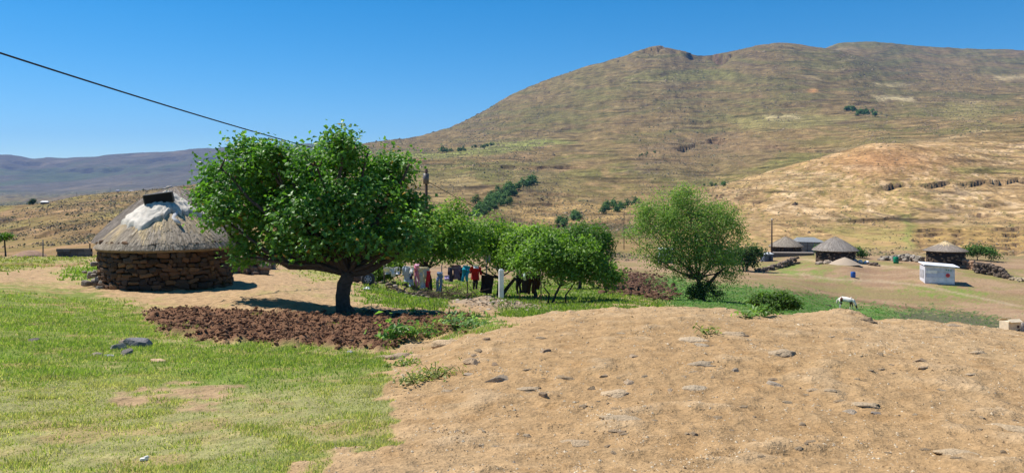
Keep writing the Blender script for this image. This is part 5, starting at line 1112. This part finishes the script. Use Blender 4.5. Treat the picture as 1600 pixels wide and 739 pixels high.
stone(985, 600, 23, .3, 'a', 'tan stone just behind the broad brown-grey one', tint=(.45, .34, .24), k=0)
stone(970, 655, 48, .22, 'r', 'widest flat pale stone in the lower middle of the dirt', tint=PL, k=6)
stone(1089, 608, 31, .4, 'r', 'round pale weathered stone right of the middle', tint=(.50, .42, .31), k=0, deep=.9)
stone(1098, 569, 33, .3, 'r', 'grey humped stone above the round pale one', tint=(.43, .36, .27), k=2)
stone(1081, 531, 36, .32, 'r', 'flat pale stone near the top of the slope with a grass tuft', tint=(.52, .42, .30), k=3)
stone(1097, 541, 26, .25, 'a', 'grey slab just below the flat pale one', tint=(.42, .36, .28), k=3)
stone(1151, 523, 32, .35, 'r', 'smooth hump of stone near the crest', tint=(.48, .37, .25), k=5)
stone(1149, 579, 15, .45, 'a', 'small grey stone right of the humped grey one', tint=(.36, .33, .29), k=1)
stone(1223, 553, 36, .28, 'r', 'pale mound-like stone on the right slope', tint=(.50, .39, .27), k=4)
stone(1212, 601, 24, .4, 'a', 'bluish-grey stone below the pale mound-like one', tint=(.40, .36, .31), k=2)
stone(1350, 632, 34, .22, 'r', 'flat pale stone above the grey slab on the right slope', tint=(.55, .43, .29), k=1)
stone(1331, 645, 28, .25, 'a', 'grey slab low on the right slope', tint=(.42, .37, .31), k=0)
stone(1368, 645, 16, .3, 'a', 'small blue-grey stone right of the grey slab', tint=(.36, .34, .33), k=5)
stone(1271, 610, 16, .4, 'r', 'tan stone among loose gravel on the right slope', tint=(.5, .38, .25), k=3)
stone(1439, 565, 20, .25, 'a', 'thin dark-edged stone high on the right slope', tint=(.36, .25, .17), k=4)
stone(1529, 551, 18, .35, 'r', 'pale stone near the crest at the far right', tint=(.52, .40, .27), k=2)
stone(1494, 708, 46, .18, 'r', 'flush pale stone at the bottom right', tint=(.52, .40, .26), k=6)
stone(1577, 668, 48, .18, 'r', 'flush pale stone at the far right above the bottom one', tint=(.52, .40, .26), k=0)
stone(904, 692, 38, .16, 'r', 'flush pale stone low in the middle of the dirt', tint=(.50, .38, .25), k=5)
stone(1352, 501, 24, .55, 'r', 'dark boulder poking out of the crest below the horse', tint=(.22, .16, .11), k=2, sink=.3)
stone(1489, 509, 18, .5, 'r', 'small boulder on the crest left of the carton', tint=(.44, .35, .26), k=3)
g = random.Random(5)
for k in range(95):
    px = g.uniform(700, 1590); py = g.uniform(520, 715)
    if px < 1000 - (py - 500) * .2 and py < 520: continue
    stone(px, py, g.uniform(5, 13) * (1 + (py - 520) / 500), g.uniform(.2, .5), g.choice('ar'), 'small stone half sunk in the tan dirt slope', 'small stones sunk in the dirt slope', g.choice([(.46, .345, .225), (.40, .30, .2), (.5, .4, .28), (.40, .30, .21)]), k)
x, Y, z = ground_at(225, 720); b = MB(); b.box((0, 0, .012), (.05, .03, .012), .4, (.75, .75, .74), .8); b.box((.012, .008, .022), (.03, .02, .01), .9, (.7, .7, .7), .7)
o = obj('litter', b.mesh('litter', M['cloth']), None, (x, Y, z)); tag(o, 'scrap of white litter on the dry lawn', 'litter')
for px, py, lb in ((571, 452, 'white plastic scrap on the yard right of the big trunk'),):
    x, Y, z = ground_at(px, py, 24); b = MB(); b.box((0, 0, .03), (.35, .3, .03), .3, (.75, .75, .75), .7); b.box((.08, .05, .06), (.16, .12, .05), .7, (.7, .7, .7), .6); o = obj('litter', b.mesh('litter', M['cloth']), None, (x, Y, z)); tag(o, lb, 'litter')

# ---------------------------------------------------------------- what nobody could count
def scatter(n, y0, y1, p=1.0, u=(-.72, .72)):
    Y = np.exp(rng.uniform(math.log(y0), math.log(y1), n)); return rng.uniform(u[0], u[1], n) * Y, Y
def blades(b, x, y, z, h, w_, tint, lean=.5):
    n = len(x); a = rng.uniform(0, 2 * math.pi, n); l = rng.normal(size=(n, 2)) * (h * lean)[:, None]
    dx = np.cos(a) * w_ * .5; dy = np.sin(a) * w_ * .5; o = np.zeros(n)
    v = np.stack([np.stack([x - dx, y - dy, z - .01], -1), np.stack([x + dx, y + dy, z - .01], -1), np.stack([x + l[:, 0], y + l[:, 1], z + h], -1)], 1).reshape(-1, 3)
    b.add(v, [np.arange(n * 3).reshape(-1, 3)], np.repeat(tint, 3, 0))
x, y = scatter(330000, 4.3, 21, u=(-.74, .02)); z, Z, px, py, Y, rock = surface(x, y, True)
tuf = fbm(x / .35, y / .35, 3, 401); pat = fbm(x / 1.6, y / 1.6, 3, 411); hole = sstep(.14, .34, fbm(x / .9, y / .8, 4, 241)) * (.45 + .4 * sstep(560, 420, py))
den = (Z['grass'] * (1 - .85 * hole) * (.5 + .8 * sstep(-.3, .3, tuf)) + Z['edge'] * .8 + Z['soil'] * sstep(.3, .4, pat) * .25) * (1 - Z['bare'])
den = den * (1 - .6 * sstep(500, 455, py)) * (.25 + .85 * sstep(-.25, .2, pat + .5 * fbm(x / 3.5, y / 1.2, 3, 471))); keep = rng.random(len(x)) < den; x, y, z, py, tuf, pat, Y = [q[keep] for q in (x, y, z, py, tuf, pat, Y)]
lawn = sstep(-20, 25, py - 592 + pat * 60); n = len(x)
h = (.012 + .012 * (1 - lawn) + .04 * np.maximum(0, tuf)) * rng.uniform(.5, 1.4, n) * (1 + .03 * Y); wd = (.006 + .0008 * Y) * rng.uniform(.7, 1.4, n)
c = np.array([.12, .205, .035]) + (np.array([.30, .355, .09]) - np.array([.12, .205, .035])) * (rng.random((n, 1)) * .6 + .4 * sstep(-.3, .4, tuf)[:, None])
dry = np.array([.30, .29, .12]) + (np.array([.56, .49, .27]) - np.array([.30, .29, .12])) * rng.random((n, 1))
f = np.clip(lawn * .75 + .5 * np.maximum(0, pat), 0, 1) ; c = np.where(rng.random((n, 1)) < (.14 + .78 * f)[:, None], dry, c)
b = MB(); blades(b, x, y, z, h, wd, c); o = obj('grass', b.mesh('grass', M['grass'])); tag(o, 'short green and straw-dry grass of the front slope', 'grass', None, 'stuff')
x, y = scatter(120000, 20, 75, u=(-.72, .26)); z, Z, px, py, Y, rock = surface(x, y, True)
den = np.clip(Z['orch'] + Z['strip'] * .8 + Z['tuft'] + Z['ygr'] * .6 + Z['edge'], 0, 1) * (.4 + .8 * sstep(-.3, .2, fbm(x / 1.2, y / 1.2, 3, 421))); keep = rng.random(len(x)) < den
st = Z['strip'][keep] + Z['ygr'][keep]; x, y, z, Y = [q[keep] for q in (x, y, z, Y)]; n = len(x)
c = np.array([.10, .175, .03]) + (np.array([.25, .31, .07]) - np.array([.10, .175, .03])) * rng.random((n, 1)); c = np.where((st > .4)[:, None], np.array([.27, .28, .08]) * rng.uniform(.6, 1.1, (n, 1)), c)
b = MB(); blades(b, x, y, z, (.05 + .09 * rng.random(n)) * np.where(st > .4, .5, 1), .0022 * Y * rng.uniform(.7, 1.3, n), c); o = obj('orchard_grass', b.mesh('orchard_grass', M['grass'])); tag(o, 'green grass growing under the fruit trees and on the bank', 'grass', None, 'stuff')
x, y = scatter(90000, 30, 105, u=(.15, .70)); z, Z, px, py, Y, rock = surface(x, y, True)
den = Z['crop'] * (1 - .75 * Z['dark']) * sstep(-.35, .25, fbm(x / 1.8, y / 1.8, 3, 431)) * (.35 + .65 * (np.sin((x * 0.55 + y * 0.83) * 5.0) > -.2)); keep = rng.random(len(x)) < den; x, y, z, Y = [q[keep] for q in (x, y, z, Y)]; n = len(x)
P = np.stack([x, y, z + .03 + .07 * rng.random(n)], -1); b = MB(); nr = rng.normal(size=(n, 3)) * .5 + np.array([0, -.2, .8])
leafcloud(b, P, nr, .0023 * Y * rng.uniform(.6, 1.3, n), .5, np.array([.06, .15, .03]) + (np.array([.15, .30, .06]) - np.array([.06, .15, .03])) * rng.random((n, 1)))
o = obj('crop', b.mesh('crop', M['leaf2'])); tag(o, 'low leafy green crop on the field below the dirt crest', 'crop', None, 'stuff')
# gravel on the dirt
x, y = scatter(60000, 4.4, 17, u=(-.3, .72)); z, Z, px, py, Y, rock = surface(x, y, True)
cl = fbm(x / .5, y / .5, 3, 441); den = (1 - np.clip(Z['grass'] * 1.2 + Z['soil'], 0, 1)) * (.10 + .9 * sstep(.0, .45, cl) * sstep(-.3, .3, fbm(x / 2.2, y / 2.2, 3, 481))); keep = (rng.random(len(x)) < den); x, y, z, Y = [q[keep] for q in (x, y, z, Y)]; n = len(x)
s = (.0042 + .0006 * Y) * np.minimum(np.exp(rng.normal(size=n) * .42), 2.1)
base = np.array([(1, 0, 0), (0, 1, 0), (-1, 0, 0), (0, -1, 0), (0, 0, .75)], float); v = base[None] * s[:, None, None] * rng.uniform(.6, 1.3, (n, 5, 3)); a = rng.uniform(0, 6.3, n); ca, sa = np.cos(a)[:, None], np.sin(a)[:, None]
v = np.stack([v[..., 0] * ca - v[..., 1] * sa + x[:, None], v[..., 0] * sa + v[..., 1] * ca + y[:, None], v[..., 2] + z[:, None] - s[:, None] * .1], -1).reshape(-1, 3); i = np.arange(n)[:, None] * 5
pc = np.array([(.44, .31, .17), (.52, .40, .26), (.36, .23, .11), (.30, .20, .11), (.58, .48, .34)])[rng.integers(0, 5, n)] * rng.uniform(.8, 1.1, (n, 1))
b = MB(); b.add(v, [np.concatenate([i + q, i + (q + 1) % 4, i + 4], 1) for q in range(4)], np.repeat(pc, 5, 0)); o = obj('gravel', b.mesh('gravel', M['pebble'])); tag(o, 'loose pale grit and gravel over the tan dirt slope', 'gravel', None, 'stuff')
# clods of the dug bed and the tilled field
def clods(name, label, n, y0, y1, u, key, size, cols, u0=1):
    x, y = scatter(n, y0, y1, u=u); z, Z, px, py, Y, rock = surface(x, y, True); k = (rng.random(n) < Z[key] * (.35 + .8 * sstep(-.2, .3, fbm(x / .7, y / .7, 3, 451)))); x, y, z = x[k], y[k], z[k]
    b = MB(); bm = bmesh.new(); bmesh.ops.create_icosphere(bm, subdivisions=1, radius=.5); co = np.array([v.co[:] for v in bm.verts]); fc = np.array([[v.index for v in f.verts] for f in bm.faces]); bm.free()
    m = len(x); s = size * np.minimum(np.exp(rng.normal(size=m) * .55), 2.6); v = co[None] * (1 + .28 * rng.normal(size=(m, len(co), 1))) * np.stack([s * rng.uniform(.8, 1.3, m), s, s * .85], -1)[:, None, :]
    v = v + np.stack([x, y, z + s * .12], -1)[:, None, :]; t = np.array(cols)[rng.integers(0, len(cols), m)] * rng.uniform(.7, 1.2, (m, 1))
    b.add(v.reshape(-1, 3), [(fc[None] + (np.arange(m) * len(co))[:, None, None]).reshape(-1, 3)], np.repeat(t, len(co), 0)); o = obj(name, b.mesh(name, M['clod'])); tag(o, label, 'soil', None, 'stuff')
clods('soil_clods', 'dark red-brown clods of the freshly dug bed in front of the big tree', 30000, 11.3, 21, (-.48, .0), 'soil', .031, [(.17, .088, .05), (.22, .122, .07), (.12, .062, .038)])
clods('tilled_soil', 'dark brown clods of the tilled field left of the willow', 9000, 42, 100, (.10, .24), 'till', .13, [(.12, .065, .042), (.16, .09, .06)])
# scrub and stones on the hillsides
x, y = scatter(150000, 130, 2400, u=(-.68, .68)); z, Z, px, py, Y, rock = surface(x, y, True)
den = sstep(-.25, .35, fbm(x / (10 + Y * .08), y / (14 + Y * .12), 4, 461)); spur = (Y < 640) * sstep(1000, 1180, px + (py - 330) * .9); keep = (rng.random(len(x)) < den * (1 - .72 * spur)); x, y, z, Y = [q[keep] for q in (x, y, z, Y)]; n = len(x)
s = (.10 + .00066 * Y) * np.exp(rng.normal(size=n) * .4); base = np.array([(1, 0, 0), (0, 1, 0), (-1, 0, 0), (0, -1, 0), (.1, 0, .8)], float); v = base[None] * s[:, None, None] * rng.uniform(.6, 1.35, (n, 5, 3)) + np.stack([x, y, z - .1 * s], -1)[:, None, :]
i = np.arange(n)[:, None] * 5; sc = np.array([(.075, .085, .03), (.12, .11, .045), (.19, .135, .075), (.11, .075, .05), (.27, .20, .125)])[rng.integers(0, 5, n)] * rng.uniform(.7, 1.2, (n, 1))
b = MB(); b.add(v.reshape(-1, 3), [np.concatenate([i + q, i + (q + 1) % 4, i + 4], 1) for q in range(4)], np.repeat(sc, 5, 0)); o = obj('scrub', b.mesh('scrub', M['farleaf'])); tag(o, 'low brown scrub and stones dotting the mountainsides', 'scrub', None, 'stuff')
# ---------------------------------------------------------------- haze
b = MB(); b.box((0, 4600, 305), (40000, 10400, 930), 0); hm = bpy.data.materials.new('haze'); hm.use_nodes = True; hm.node_tree.nodes.clear()
pvn = hm.node_tree.nodes.new('ShaderNodeVolumePrincipled'); pvn.inputs['Color'].default_value = (.20, .45, 1.0, 1); pvn.inputs['Density'].default_value = 6.0e-5; pvn.inputs['Anisotropy'].default_value = 0.0
mo = hm.node_tree.nodes.new('ShaderNodeOutputMaterial'); hm.node_tree.links.new(pvn.outputs[0], mo.inputs['Volume'])
o = obj('haze', b.mesh('haze', hm)); tag(o, 'thin blue air that veils the far mountains', 'haze', None, 'stuff')
